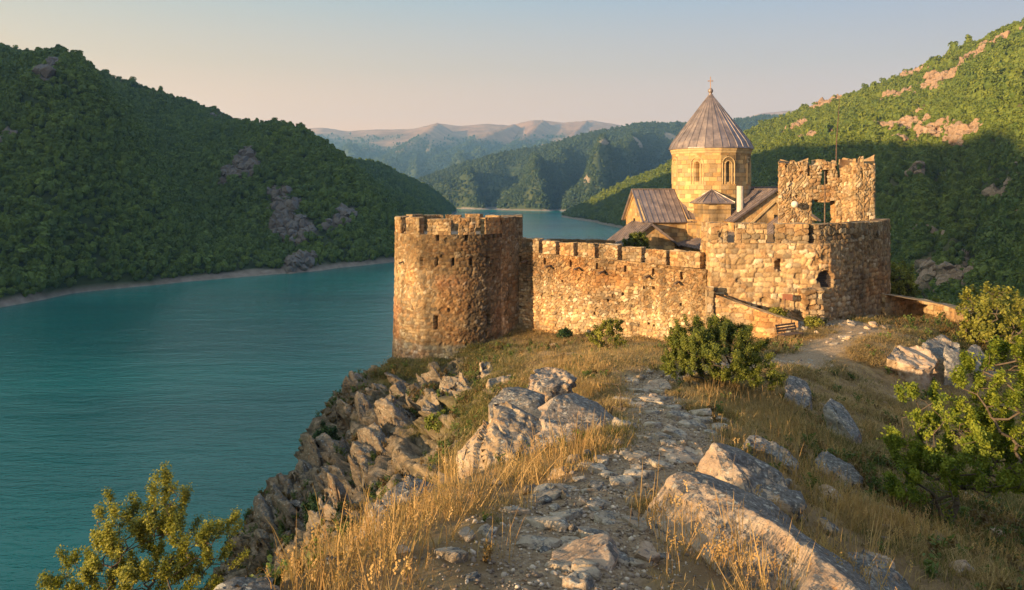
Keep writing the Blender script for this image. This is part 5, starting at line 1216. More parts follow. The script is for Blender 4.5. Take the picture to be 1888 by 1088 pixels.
rock([(1195, 702, 20.6), (1218, 696, 20.8), (1240, 706, 20.3)], M_rpink, 23, 'pale pointed stone on the path beside the large round bush', base=[(1178, 722, 19.8), (1205, 716, 19.9), (1238, 716, 20)], res=0.06, d=0.3, rough=0.6)
rock([(1008, 634, 44.5), (1028, 630, 44.8), (1034, 638, 44.2)], M_rpink, 24, 'pale sunlit stone on the knoll, west one of a close trio', base=[(1006, 642, 43.8), (1030, 645, 43.6)], res=0.12, d=0.6, rough=0.7)
rock([(1040, 640, 43.2), (1062, 644, 43), (1070, 650, 42.6)], M_rpink, 25, 'longest pale sunlit stone on the knoll, east one of a close trio', base=[(1038, 655, 42), (1066, 662, 41.6)], res=0.12, d=0.6, rough=0.7)
rock([(1010, 648, 42), (1024, 646, 42.2), (1032, 652, 41.8)], M_rpink, 26, 'rounded pale stone on the knoll just below the other two of a close trio', base=[(1008, 660, 41), (1028, 663, 40.8)], res=0.12, d=0.6, rough=0.7)
rock([(888, 664, 39), (905, 668, 38.8), (910, 690, 37.8), (880, 690, 37.6)], M_rtan, 27, 'steep orange-lit crag on the grassy edge beneath the tower', base=[(876, 715, 36), (915, 715, 36)], res=0.1, d=1.5, rough=1.3)
rock([(905, 695, 34), (940, 690, 34.4), (950, 715, 33), (900, 715, 33)], M_rtan, 28, 'fractured sunlit crag above the dark-topped rock', base=[(895, 750, 30), (955, 745, 30)], res=0.1, d=1.5, rough=1.3)
rock([(1145, 768, 14.8), (1165, 768, 14.9), (1185, 788, 14.4)], M_rgrey, 29, 'flat grey stone leaning against the end of the big slanting boulder', base=[(1148, 788, 14.2), (1180, 810, 13.8), (1188, 800, 14)], res=0.05, d=0.3, rough=0.5)
rock([(1375, 800, 12.4), (1400, 802, 12.3), (1440, 822, 12), (1470, 850, 11.6)], M_rgrey, 30, 'low broken rock in tall grass east of the path', base=[(1370, 815, 12), (1430, 845, 11.5), (1475, 870, 11.2)], res=0.05, d=0.4, rough=0.9)
rock([(1182, 995, 6.9), (1200, 1000, 6.9), (1212, 1012, 6.8)], M_rpink, 31, 'small cube-like pale stone between the wedge-shaped rock and the largest slab', base=[(1172, 1020, 6.6), (1195, 1030, 6.45), (1218, 1024, 6.6)], res=0.03, d=0.2, rough=0.5)
rock([(1420, 622 + 2, 40.5), (1440, 612, 41), (1462, 606, 41.3), (1480, 602, 41.6)], M_rgrey, 32, 'grey rock under the end of the ramp wall, behind the park bench', base=[(1415, 640, 39.6), (1470, 622, 40.4)], res=0.12, d=0.6) if False else None
rock([(1455, 596, 42), (1480, 590, 42.4), (1500, 588, 42.6), (1495, 596, 42)], M_rgrey, 33, 'grey rock at the foot of the gate tower above the park bench', base=[(1450, 610, 41.2), (1490, 606, 41.4)], res=0.12, d=0.6)

# crags of the cliff below the round tower
_g = np.random.default_rng(4); _r = random.Random(8)
SPOT = [(655, 750, 2.6, 'dark upper crag at the skyline of the cliff below the tower'), (690, 890, 3.2, 'big blackish crag in the middle of the cliff face'), (560, 895, 2.4, 'weathered crag on the lower cliff skyline'),
        (505, 965, 2.2, 'lowest grey crag of the cliff skyline above the water'), (745, 715, 2.4, 'tan fractured crag right under the tower footing')]
for k in range(46):
    SPOT.append((_r.uniform(480, 850), 0, _r.uniform(1.2, 2.7), None))
for i, (px, py, sz_, lb) in enumerate(SPOT):
    if py == 0: py = _r.uniform(np.interp(px, [480, 620, 700, 850], [960, 830, 700, 690]), np.interp(px, [480, 620, 700, 850], [1060, 1010, 960, 780]))
    x_, y_, z_ = ground_hit(px, py, 18, 60)
    if y_ < 22: continue
    c = Vector((x_ + .2 * sz_, y_ + .5 * sz_, z_ - .45 * sz_)); pts = []
    ax = Vector((0.5 + _g.normal(0, .1), -0.2, -0.84)).normalized(); cx_ = ax.cross(Vector((-0.75, -0.55, -0.32))).normalized(); bx = cx_.cross(ax).normalized()
    for j in range(14):
        v = Vector(_g.normal(0, 1, 3)); v.normalize(); pts.append(c + ax * (v.x * sz_ * 1.45) + bx * (v.y * sz_ * .5) + cx_ * (v.z * sz_ * .85))
    o = hull_rock('crag', pts, (M_cliff, M_cliff, M_cliffd)[i % 3], 200 + i, lb or 'fractured grey-brown crag of the steep cliff below the round tower', 'crag', None if lb else 'crags of the cliff below the round tower', res=0.11, rough=.5, beds=(tuple(bx), _r.uniform(.22, .42)))

# ---- flat stones set in the path, loose stones, gravel
def small_stones():
    g = np.random.default_rng(12); rr = random.Random(3); base = []
    for k in range(8):
        n = g.integers(8, 13); pts = [(math.cos(a) * g.uniform(.35, .6), math.sin(a) * g.uniform(.22, .42), z * g.uniform(.05, .14)) for a in g.uniform(0, 6.28, n) for z in (-1.6, 1)]
        o = hull_rock('flagstone', pts, M_flag, 300 + k, None, None, res=0.07, rough=0.5); base.append(o)
    for k in range(6):
        pts = [tuple(v / np.linalg.norm(v) * (0.5, 0.4, 0.3)) for v in g.normal(0, 1, (14, 3))]
        o = hull_rock('loose_stone', pts, (M_rtan, M_rgrey, M_rpink)[k % 3], 320 + k, None, None, res=0.12, rough=0.8); base.append(o)
    used = set()
    def place(k, x, y, s, sink_, label, cat, grp, tilt=0.12):
        src = base[k]; o = src if k not in used else src.copy()
        if k in used: COL.objects.link(o)
        used.add(k); z = H1(x, y); gx_ = (H1(x + .2, y) - H1(x - .2, y)) / .4; gy_ = (H1(x, y + .2) - H1(x, y - .2)) / .4
        o.location = (x, y, z + sink_ * s); q = Vector((0, 0, 1)).rotation_difference(Vector((-gx_ + rr.uniform(-tilt, tilt), -gy_ + rr.uniform(-tilt, tilt), 1)).normalized())
        o.rotation_mode = 'QUATERNION'; o.rotation_quaternion = q @ Matrix.Rotation(rr.uniform(0, 6.28), 4, 'Z').to_quaternion(); o.scale = (s * rr.uniform(.8, 1.25), s * rr.uniform(.8, 1.25), s)
        tag(o, label, cat, grp)
    # flat stones: surveyed ones first
    fl = [(1070, 1078, .42), (1040, 1050, .34), (990, 1008, .4), (1180, 1040, .25), (1000, 965, .5), (1120, 960, .3), (1095, 935, .3), (950, 945, .35), (1140, 890, .4), (1170, 868, .35), (1215, 862, .5), (1090, 905, .3), (1120, 878, .3), (1045, 905, .3),
          (1180, 840, .35), (1240, 800, .6), (1275, 790, .6), (1300, 778, .6), (1210, 790, .6), (1255, 770, .7), (1290, 765, .6), (1205, 765, .5), (1170, 750, .6), (1240, 755, .6), (1195, 740, .6), (1225, 735, .6), (1170, 725, .6), (1210, 720, .5), (1165, 705, .6), (1150, 735, .5),
          (1330, 790, .5), (1310, 800, .4), (1150, 785, .5), (1145, 830, .3), (860, 990, .35), (835, 1030, .4), (1230, 820, .4), (1190, 812, .4), (1110, 850, .35), (1340, 830, .3), (1050, 1000, .2), (905, 985, .3), (1020, 935, .25), (1065, 890, .25)]
    for i, (px, py, s) in enumerate(fl):
        x, y, z = ground_hit(px + rr.uniform(-4, 4), py + rr.uniform(-3, 3)); place(i % 8, x, y, s * 0.95, 0.02, 'flat weathered stone set in the dirt of the footpath', 'stone', 'flat stones in the footpath', 0.06)
    n = 0
    while n < 70:
        y = 4.5 + 38 * rr.random() ** 1.7; j = rr.randrange(len(PATH) - 1); f = rr.random(); p = PATH[j] * (1 - f) + PATH[j + 1] * f
        if p[1] < 4.6: continue
        x, y = p[0] + rr.gauss(0, .42), p[1] + rr.gauss(0, .3); place(rr.randrange(8), x, y, rr.uniform(.10, .38) * (1 + y / 40), 0.01, 'flat weathered stone set in the dirt of the footpath', 'stone', 'flat stones in the footpath', 0.08); n += 1
    n = 0
    while n < 90:
        j = rr.randrange(len(PATH) - 1); f = rr.random(); p = PATH[j] * (1 - f) + PATH[j + 1] * f; x, y = p[0] + rr.gauss(0, 1.1), p[1] + rr.gauss(0, .5)
        if y < 4.6: continue
        place(8 + rr.randrange(6), x, y, rr.uniform(.08, .22) * (1 + y / 25), 0.06, 'loose broken stone lying on or beside the footpath', 'stone', 'loose stones along the footpath', 0.4); n += 1
    for k in range(46):          # stones in the slopes
        px, py = rr.uniform(1380, 1880), rr.uniform(640, 1080)
        x, y, z = ground_hit(px, py)
        if y < 60: place(8 + rr.randrange(6), x, y, rr.uniform(.15, .5), 0.0, 'weathered stone half sunk in the dry slope grass', 'stone', 'stones in the slope grass', 0.5)
    for k in range(26):
        px, py = rr.uniform(700, 1150), rr.uniform(640, 960)
        x, y, z = ground_hit(px, py)
        if y < 50: place(8 + rr.randrange(6), x, y, rr.uniform(.12, .45), 0.0, 'weathered stone half sunk in the dry slope grass', 'stone', 'stones in the slope grass', 0.5)
    # gravel
    prot = []
    for k in range(5):
        bm = bmesh.new(); bmesh.ops.create_icosphere(bm, subdivisions=1, radius=0.5)
        V = np.array([v.co[:] for v in bm.verts]) * (1, .8, .5) + g.normal(0, .07, (len(bm.verts), 3)); Ft = np.array([[v.index for v in f.verts] for f in bm.faces]); bm.free()
        prot.append(proto_mesh('pebble_proto', V, Ft, M_pebble))
    n = 15000; y = 4.3 + 30 * g.uniform(0, 1, n) ** 2.0
    xp = np.interp(y, PATH[:9, 1], PATH[:9, 0]); x = xp + g.normal(0, .62, n); keep = path_d(x, y) < 1.3; x, y = x[keep], y[keep]
    P_ = np.stack([x, y, height(x, y) + 0.004], 1); m_ = len(x); s = g.lognormal(-4.0, .55, m_); s = np.clip(s, .007, .07) * (1 + y / 30)
    o = scatter('gravel', P_, np.stack([g.normal(0, .3, m_), g.normal(0, .3, m_), g.uniform(0, 6.28, m_)], 1), np.stack([s, s, s], 1), g.integers(0, 5, m_), prot)
    tag(o, 'fine gravel and chips of stone covering the footpath')
def mat_pebble():
    m, n, L = nmat('pebble'); b, o = bsdf_out(n, L, 0.85, 0.2); oi = n.new('ShaderNodeObjectInfo').outputs['Random']
    L.new(ramp_n(n, L, oi, [(0, (0.13, 0.095, 0.07)), (0.6, (0.26, 0.20, 0.15)), (1, (0.5, 0.41, 0.32))]), b.inputs['Base Color']); return m
M_pebble = mat_pebble()
small_stones()

def hill_crags():
    g = np.random.default_rng(91); out = []
    for k in range(10):
        pts = [tuple(v / np.linalg.norm(v) * (0.6, 0.5, 0.55)) for v in g.normal(0, 1, (11, 3))]
        o = hull_rock('crag_proto', pts, M_crag if k < 5 else M_cragl, 700 + k, None, None, res=0.12, rough=1.3); COL.objects.unlink(o); out.append(o)
    for (nm, V, F, A, n, s0, lb) in (('rock_outcrops_beyond_castle', VR, FR, AR, 950, 5.5, 'bare tan rock outcrops breaking through the forest beyond the castle'), ('rock_outcrops_across_water', VL, FL, AL, 380, 6.5, 'bare grey rock outcrops in the forest across the lake')):
        w = A[F].mean(1)[:, 0]; w = np.where(w > .5, w, 0) + 1e-12; P, idx, _, _ = sample_quads(V, F, n, g, w); s = s0 * g.uniform(.4, 1.3, n)
        o = scatter(nm, P, g.uniform(0, 6.28, (n, 3)), np.stack([s, s, s * 1.2], 1), g.integers(0, 5, n), out[:5] if V is VR else out[5:]); tag(o, lb)
M_crag = mat_rock('hill_crag_rock', (0.20, 0.13, 0.085), (0.38, 0.25, 0.16), 0.2)
M_cragl = mat_rock('grey_hill_crag_rock', (0.10, 0.085, 0.07), (0.22, 0.185, 0.155), 0.3)
hill_crags()
# ------------------------------------------------------------------ grass
def mat_grass(name, a, b_, c_):
    return mat_foliage(name, a, c_, trans=0.35, attr=True, rnd=True, rough=0.7)
M_dry = mat_grass('dry_grass', (0.13, 0.075, 0.03), None, (0.55, 0.39, 0.17))
M_green = mat_grass('green_grass', (0.045, 0.055, 0.014), None, (0.21, 0.18, 0.055))
M_stem = mat_grass('seed_stems', (0.24, 0.13, 0.05), None, (0.55, 0.36, 0.15))
def tuft(seed, mat, n=22, h=0.22, r=0.07, wd=0.004, lean=0.5, heads=False):
    g = np.random.default_rng(seed); V = []; F = []; C = []
    for i in range(n):
        a = g.uniform(0, 6.28); p = np.array([g.normal(0, r), g.normal(0, r), -0.02]); hh = h * g.uniform(.45, 1.15); d = np.array([math.cos(a), math.sin(a), 0]) * g.uniform(.1, lean) * hh
        t = np.array([-math.sin(a + g.uniform(-1, 1)), math.cos(a), 0]); cc = g.uniform(0, 1); b0 = len(V); w = wd * g.uniform(.7, 1.4)
        for f, ww in ((0, 1), (.45, .85), (.8, .5)):
            q = p + np.array([0, 0, hh * f]) + d * f ** 2; V += [q - t * w * ww, q + t * w * ww]; C += [[cc] * 3] * 2
        q = p + np.array([0, 0, hh * .97]) + d; V.append(q); C.append([cc] * 3)
        F += [(b0, b0 + 1, b0 + 3, b0 + 2), (b0 + 2, b0 + 3, b0 + 5, b0 + 4), (b0 + 4, b0 + 5, b0 + 6)]
        if heads and g.uniform() < .6:
            for k in range(9):
                e = q + np.array([g.normal(0, .008), g.normal(0, .008), -k * h * .028]); b1 = len(V); s = wd * 2.2
                V += [e + np.array([-s, 0, 0]), e + np.array([0, s * .6, s]), e + np.array([s, 0, 0]), e + np.array([0, -s * .6, -s * 1.4])]; C += [[.2 + .8 * cc] * 3] * 4; F.append((b1, b1 + 1, b1 + 2, b1 + 3))
    return proto_mesh('tuft_proto', np.array(V), F, mat, cols=np.array(C))
DRY = [tuft(400 + i, M_dry, 26, (.08, .12, .17, .10)[i], .10, .0026, 1.3) for i in range(4)]
TALL = [tuft(410 + i, M_stem, 9, (.38, .52, .32)[i], .06, .003, .35, True) for i in range(3)]
GRN = [tuft(420 + i, M_green, 24, (.09, .14, .11)[i], .08, .0035, .8) for i in range(3)]
BIG = [r_ for r_ in ROCKS if (r_[1] - r_[0]) > .35 and r_[2] > 3.5 and (r_[1] - r_[0]) < 3]
def grow_grass():
    g = np.random.default_rng(77)
    V = GV; F = grid_faces(GX.shape[0], GX.shape[1]); cen = V[F].mean(1)
    def A(a): return a.ravel()[F].mean(1)
    rock_, path_, green_ = A(GROCK), A(GPATH), A(GGREEN)
    y = cen[:, 1]; x = cen[:, 0]; vis = (y > 3.2) & (y < 58) & (np.abs(x) < 0.78 * y + 1.5) & (cen[:, 2] > -24)
    e1 = V[F[:, 1]] - V[F[:, 0]]; e2 = V[F[:, 3]] - V[F[:, 0]]; nr = np.cross(e1, e2); nz = nr[:, 2] / (np.linalg.norm(nr, axis=1) + 1e-9)
    patch = sstep(-0.15, 0.3, fbm(x * .8, y * .8, 0, 4, 80) + .25 * fbm(x * .15, y * .15, 0, 2, 81)) * .93 + .07
    ok = vis * (1 - sstep(.25, .6, rock_)) * (1 - sstep(.15, .5, path_)) * patch * sstep(.35, .6, nz)
    ok = ok * np.where((y > 50) & (x > -8.5) & (x < 28), np.where(y < 54, 0.6, 0.0), 1.0)
    dens = ok / (1 + (y / 9.0) ** 2)                       # finer close by, larger tufts far off
    def sow(name, n, w, protos, smin, smax, label, grow=0.055, seed=1):
        gg = np.random.default_rng(seed); P, idx, _, _ = sample_quads(V, F, n, gg, w + 1e-12); yy = P[:, 1]
        s = gg.uniform(smin, smax, n) * np.where((P[:, 0] < 1.0) & (yy < 16), .5, 1.0) * (1 + np.maximum(yy - 8, 0) * grow)
        hit = np.zeros(n, bool)
        for (a0, a1, b0, b1) in BIG:
            hit |= (P[:, 0] > a0 + (a1 - a0) * .14) & (P[:, 0] < a1 - (a1 - a0) * .14) & (yy > b0 + (b1 - b0) * .2) & (yy < b1 - (b1 - b0) * .2)
        s = np.where(hit, s * .05, s)
        o = scatter(name, P, np.stack([gg.normal(0, .15, n), gg.normal(0, .15, n), gg.uniform(0, 6.28, n)], 1), np.stack([s * gg.uniform(.8, 1.3, n), s * gg.uniform(.8, 1.3, n), s * gg.uniform(.7, 1.15, n) / (1 + np.maximum(yy - 8, 0) * grow * .75)], 1), gg.integers(0, len(protos), n), protos)
        tag(o, label); return o
    sow('dry_grass', 52000, dens * (1 - green_ * .75) * np.where(y < 16, sstep(-.05, .35, fbm(x * 1.1, y * 1.1, 0, 3, 88)) + .10, 1) * np.where((x < 1.2) & (y < 14), .6, 1), DRY, .6, 1.25, 'short golden dry grass covering the ridge', seed=5)
    sow('green_grass', 26000, dens * (0.06 + green_ * 1.3) * np.where(y > 16, 1.6, 1), GRN, .6, 1.3, 'olive green grass on the shaded slope and the knoll', seed=6)
    tallw = ok * sstep(0.0, .3, fbm(x * .5 + 7, y * .5, 0, 3, 83)) / (1 + (y / 10.0) ** 2) * np.where(x > 1.2, 1.6, .35) * sstep(.5, 1.0, path_d(x, y))
    sow('tall_dry_grass', 3200, tallw, TALL, .55, 1.1, 'tall dry grass stems with seed heads', grow=.03, seed=7)
    # tufts crowding the foot of the rocks near the path
    pts = []
    for (px, py, n, sp) in [(1330, 1000, 200, .45), (1400, 1060, 260, .5), (1450, 1000, 120, .4), (960, 890, 160, .5), (1060, 840, 140, .4), (760, 975, 70, .4), (700, 1020, 90, .4), (850, 940, 110, .5), (650, 1088, 90, .3), (530, 1020, 120, .3), (1140, 950, 70, .25), (1520, 1070, 140, .4), (1420, 870, 120, .5), (1390, 780, 140, .9), (1460, 820, 140, .9), (1560, 960, 160, .7)]:
        x0, y0, z0 = ground_hit(px, py)
        for k in range(int(n * .4)): pts.append((x0 + g.normal(0, sp), y0 + g.normal(0, sp * .7)))
    pts = np.array(pts); pts = pts[path_d(pts[:, 0], pts[:, 1]) > .62]; n = len(pts); P = np.stack([pts[:, 0], pts[:, 1], height(pts[:, 0], pts[:, 1])], 1); s = g.uniform(.8, 1.5, n)
    o = scatter('thick_dry_grass', P, np.stack([g.normal(0, .2, n), g.normal(0, .2, n), g.uniform(0, 6.28, n)], 1), np.stack([s, s, s], 1), np.where((g.uniform(0, 1, n) < .10) | ((P[:, 0] > 1.6) & (g.uniform(0, 1, n) < .3)), g.integers(4, 7, n), g.integers(0, 4, n)), DRY + TALL)
    tag(o, 'thick golden grass crowding the foot of the rocks')
grow_grass()

def weeds():
    g = np.random.default_rng(55); pr = []
    for k in range(4):
        V = []; F = []; C = []; n = 46
        for st in range(7):
            a = g.uniform(0, 6.28); ln = g.uniform(.6, 1.0); dx = np.array([math.cos(a) * .45, math.sin(a) * .45, 1.0]) * ln * .55
            pts = np.linspace(0.1, 1, n // 7 + 2)[:, None] * dx + g.normal(0, .035, (n // 7 + 2, 3)); v, f = leaf_quads(pts, np.tile(dx, (len(pts), 1)), .075, g, .5, spread=.9)
            F.append(f + len(V)); V += v.tolist(); C += np.repeat(g.uniform(0, 1, len(pts)), 4).tolist()
            b0 = len(V); w = .006; V += [[-w, 0, 0], [w, 0, 0], (dx + [w * .5, 0, 0]).tolist(), (dx - [w * .5, 0, 0]).tolist()]; C += [.1] * 4; F.append(np.array([[b0, b0 + 1, b0 + 2, b0 + 3]]))
        pr.append(proto_mesh('weed_proto', np.array(V), np.concatenate(F), (M_weed, M_weed2)[k % 2], cols=np.array(C)[:, None] * np.ones((1, 3))))
    V = GV; F = grid_faces(GX.shape[0], GX.shape[1]); cen = V[F].mean(1); x, y = cen[:, 0], cen[:, 1]
    A = lambda a: a.ravel()[F].mean(1)
    w = (y > 5) & (y < 52) & (np.abs(x) < .75 * y) & (cen[:, 2] > -22)
    w = w * (1 - sstep(.2, .6, A(GPATH))) * (.10 + A(GGREEN)) * sstep(0.0, .4, fbm(x * .6, y * .6, 0, 3, 97)) / (1 + (y / 14) ** 2) * np.where((y > 48) & (x > -9), 0, 1) * np.where(x > 2, 1.6, .8)
    n = 5200; P, idx, _, _ = sample_quads(V, F, n, g, w + 1e-12); s = g.uniform(.16, .45, n) * (1 + np.maximum(P[:, 1] - 10, 0) * .03)
    o = scatter('undergrowth', P, np.stack([g.normal(0, .15, n), g.normal(0, .15, n), g.uniform(0, 6.28, n)], 1), np.stack([s, s, s], 1), g.integers(0, 4, n), pr)
    tag(o, 'low green weeds and sprigs scattered over the slopes')
M_weed = mat_foliage('weeds', (0.03, 0.055, 0.012), (0.14, 0.18, 0.04), .3, attr=True, rnd=True)
M_weed2 = mat_foliage('brown_weeds', (0.07, 0.045, 0.02), (0.24, 0.15, 0.05), .25, attr=True, rnd=True)
weeds()

# ------------------------------------------------------------------ shrubs and trees
M_bark = mat_plain('bark', (0.09, 0.065, 0.045), 0.9, var=0.4, scale=20, bd=0.004)
def mat_leaf(name, dark, light, trans=0.3): return mat_foliage(name, dark, light, trans, attr=True, rnd=False)
M_leafY = mat_leaf('young_leaves', (0.05, 0.10, 0.012), (0.34, 0.36, 0.04), .45)
M_leafD = mat_leaf('bush_leaves', (0.03, 0.055, 0.010), (0.22, 0.23, 0.035), .3)
M_leafO = mat_leaf('olive_leaves', (0.07, 0.09, 0.014), (0.40, 0.36, 0.06), .4)
M_leafG = mat_leaf('dark_green_leaves', (0.012, 0.035, 0.010), (0.05, 0.09, 0.02), .2)
def plant(name, base, env, nb0, mat, leaf, nleaf, seed, label, cat, group=None, stems=3, thick=0.05, leaves_per=None, bare=False, sprout=0.0, crown_name='crown', along=0.55):
    """env: list of (centre offset xyz, radii xyz, weight) in metres from the base; branches reach for points in it"""
    g = np.random.default_rng(seed); rr = random.Random(seed); base = np.array(base, float); nb = nb0 if bare else int(nb0 * 2.2); nleaf = int(nleaf * 1.7); spread = max(1.0 * leaf, 0.028 * max(max(e[1]) for e in env))
    w = np.array([e[2] for e in env], float); w /= w.sum(); T = []
    while len(T) < nb:
        c, r, _ = env[g.choice(len(env), p=w)]; d = g.normal(0, 1, 3); d /= np.linalg.norm(d); q = np.array(c) + d * np.array(r) * g.uniform(.35, 1) ** .6
        if q[2] > 0.03: T.append(q)
    T = np.array(sorted(T, key=lambda q: np.linalg.norm(q)))
    N = [np.zeros(3)]; par = [-1]
    zlo = min(e[0][2] for e in env)
    for k in range(stems):
        a = 6.28 * k / stems + rr.uniform(-.4, .4); N.append(np.array([math.cos(a) * .12 * thick * 20, math.sin(a) * .12 * thick * 20, zlo * .35 + .1])); par.append(0)
    leafp = []
    for q in T:
        arr = np.array(N); d = np.linalg.norm(arr - q, axis=1) + 0.35 * np.maximum(0, arr[:, 2] - q[2]); d[0] += 1
        j = int(np.argmin(d)); a = arr[j]; L_ = np.linalg.norm(q - a); k = max(1, int(L_ / .22) if L_ < 4 else 10)
        prev = j; bend = g.normal(0, .06 * L_, 3); 
        for i in range(1, k + 1):
            f = i / k; p = a + (q - a) * f + bend * math.sin(math.pi * f) + np.array([0, 0, -.08 * L_ * math.sin(math.pi * f)]); N.append(p); par.append(prev); prev = len(N) - 1
    first_shoot = len(N)
    size = max(max(e[1]) for e in env)
    if not bare:
        for q in T:
            j = int(np.argmin(((np.array(N[:first_shoot]) - q) ** 2).sum(1))) if False else None
        for j in g.choice(np.arange(stems + 1, first_shoot), min(len(T), first_shoot // 3), replace=False):
            d_ = N[j] - np.array([0, 0, zlo * .4]); d_ = d_ / (np.linalg.norm(d_) + 1e-9) + g.normal(0, .35, 3) + np.array([0, 0, .75]); d_ /= np.linalg.norm(d_)
            ln_ = size * g.uniform(.10, .26); prev = j
            for i_ in range(1, 4):
                N.append(N[j] + d_ * ln_ * i_ / 3 + g.normal(0, .03, 3) * ln_); par.append(prev); prev = len(N) - 1
    N = np.array(N); n = len(N); tips = np.ones(n)
    child = np.zeros(n)
    for i in range(n - 1, 0, -1): child[par[i]] += child[i] + 1
    rad = thick * ((child + 1) / (child[0] + 1)) ** .45 * 0.9; rad = np.maximum(rad, thick * .05)
    t = empty(name, tuple(base), label, cat, group)
    # wood: one tapering 5-sided tube per segment
    i = np.arange(1, n); pi_ = np.array(par)[1:]; a, b = N[pi_], N[i]; ra, rb = np.minimum(rad[pi_], rad[i] * 1.6), rad[i]
    d = b - a; d /= np.linalg.norm(d, axis=1)[:, None] + 1e-9; x = np.cross(d, [0.3, .2, 1.0]); x /= np.linalg.norm(x, axis=1)[:, None] + 1e-9; y = np.cross(d, x); V = []
    for (c, r_) in ((a, ra), (b, rb)):
        for k in range(5): V.append(c + (x * math.cos(k * 1.2566) + y * math.sin(k * 1.2566)) * r_[:, None])
    V = np.stack(V, 1).reshape(-1, 3); F = np.concatenate([np.arange(len(i))[:, None] * 10 + np.array([[k, (k + 1) % 5, 5 + (k + 1) % 5, 5 + k]]) for k in range(5)])
    o = mesh_np('branches' if stems > 1 else 'trunk', V, F, M_bark, smooth=True); o.parent = t
    if bare: return t
    # leaves along the outer twigs
    thin = np.where(child < np.percentile(child, along * 100))[0]; thin = thin[thin > 0]
    if first_shoot < n: thin = np.concatenate([thin[thin < first_shoot], np.repeat(np.arange(first_shoot, n), 2)])
    idx = g.choice(thin, nleaf); f = g.uniform(0, 1, (nleaf, 1)); C = N[idx] * f + N[np.array(par)[idx]] * (1 - f) + g.normal(0, spread, (nleaf, 3))
    if sprout: C = C + (N[idx] - N[np.array(par)[idx]]) * g.uniform(0, sprout, (nleaf, 1))
    cm = T.mean(0); Nn = C - cm; Nn /= np.linalg.norm(Nn, axis=1)[:, None] + 1e-9; Nn[:, 2] += .5
    V, F = leaf_quads(C, Nn, leaf, g, .55, spread=.8)
    cl = np.clip(.5 + .5 * fbm(C[:, 0] * 2.5 / (leaf * 20), C[:, 1] * 2.5 / (leaf * 20), C[:, 2] * 2.5 / (leaf * 20), 2, seed) + g.normal(0, .16, nleaf), 0, 1)
    o = mesh_np(crown_name, V, F, mat, cols=np.repeat(cl, 4)[:, None] * np.ones((1, 3))); o.parent = t
    return t

def at(px, py, Y=None):
    if Y is None: return ground_hit(px, py)
    x = (px - CX) / FPX * Y; return (x, Y, H1(x, Y))
# leafy shrub over the water
b = W(270, 1190, 9.0)
plant('shrub', b, [((0, 0, 1.0), (.75, .6, .6), 3), ((.25, 0, 1.7), (.2, .3, .45), 1), ((-.75, 0, .75), (.45, .4, .45), 1.3), ((.7, 0, 1.15), (.4, .4, .5), 1.4), ((-.3, 0, 1.4), (.3, .3, .45), 1), ((0, 0, .55), (1.0, .6, .5), 2)], 210, M_leafO, .0165, 26000, 1, 'loose leafy yellow-green shrub rising over the water at the rim', 'shrub', stems=5, thick=.035)
# big round bush by the path
b = at(1325, 735, 21.5)
plant('bush', b, [((0, 0, .95), (1.45, 1.2, .8), 5), ((-.6, 0, 1.35), (.85, .8, .5), 1.5), ((.4, 0, 1.3), (.8, .8, .5), 1.5), ((1.0, -.5, .5), (.7, .7, .5), 1.4), ((-1.2, 0, .75), (.55, .6, .5), 1), ((-.2, 0, 1.75), (.8, .5, .25), .7)], 330, M_leafD, .024, 52000, 2, 'large dense round bush growing beside the footpath', 'bush', stems=6, thick=.06)
# tree on the shaded slope
b = at(1745, 985, 12.4)
plant('tree', b, [((.35, 0, 1.25), (1.2, .9, .65), 3), ((.9, 0, 2.4), (.75, .7, .6), 1.3), ((-.35, 0, 2.0), (.5, .5, .45), .6), ((1.5, 0, 3.0), (.4, .4, .5), .7), ((1.3, .3, 1.2), (.8, .7, .7), 1.6), ((-.5, -.2, .9), (.6, .5, .45), .9)], 280, M_leafY, .026, 38000, 3, 'open branching tree with bright yellow-green upper leaves on the shaded slope', 'tree', stems=4, thick=.065)
# others
b = at(1428, 606, 42.4)
plant('shrub', b, [((0, 0, .75), (.75, .6, .6), 1), ((.1, 0, 1.2), (.5, .4, .35), .6)], 90, M_leafO, .06, 2600, 4, 'small feathery shrub between the ramp wall and the park bench', 'shrub', stems=4, thick=.03)
b = at(1500, 600, 41.8)
plant('shrub', b, [((0, 0, .35), (.55, .4, .3), 1)], 40, M_leafO, .06, 900, 14, 'knee-high shrub at the foot of the gate tower', 'shrub', stems=3, thick=.02)
b = at(1120, 662, 38)
plant('shrub', b, [((0, 0, .7), (1.0, .7, .5), 1), ((.2, 0, 1.2), (.6, .5, .35), .5)], 80, M_leafO, .055, 2200, 5, 'thin pale green shrub on the knoll below the curtain wall', 'shrub', stems=4, thick=.03)
b = at(1040, 622, 49)
plant('shrub', b, [((0, 0, .35), (.5, .4, .35), 1)], 40, M_leafG, .06, 1400, 6, 'little dark green shrub at the foot of the curtain wall', 'shrub', stems=3, thick=.02)
b = (W(1170, 0, 60)[0], 60.0, -7.9)
plant('tree', b, [((0, 0, 2.9), (1.35, 1.2, 1.15), 3), ((.3, 0, 3.7), (.8, .8, .6), 1), ((-.8, 0, 2.3), (.7, .7, .6), 1)], 170, M_leafD, .075, 9000, 7, 'rounded green tree in front of the church west end', 'tree', stems=1, thick=.12)
b = (W(1087, 0, 58)[0], 58.0, -7.9)
plant('bare_shrub', b, [((0, 0, 3.7), (.75, .5, .6), 1)], 60, M_leafD, .05, 0, 8, 'bare leafless shrub showing over the curtain wall', 'shrub', stems=3, thick=.05, bare=True)
b = at(1126, 770, 15.2)
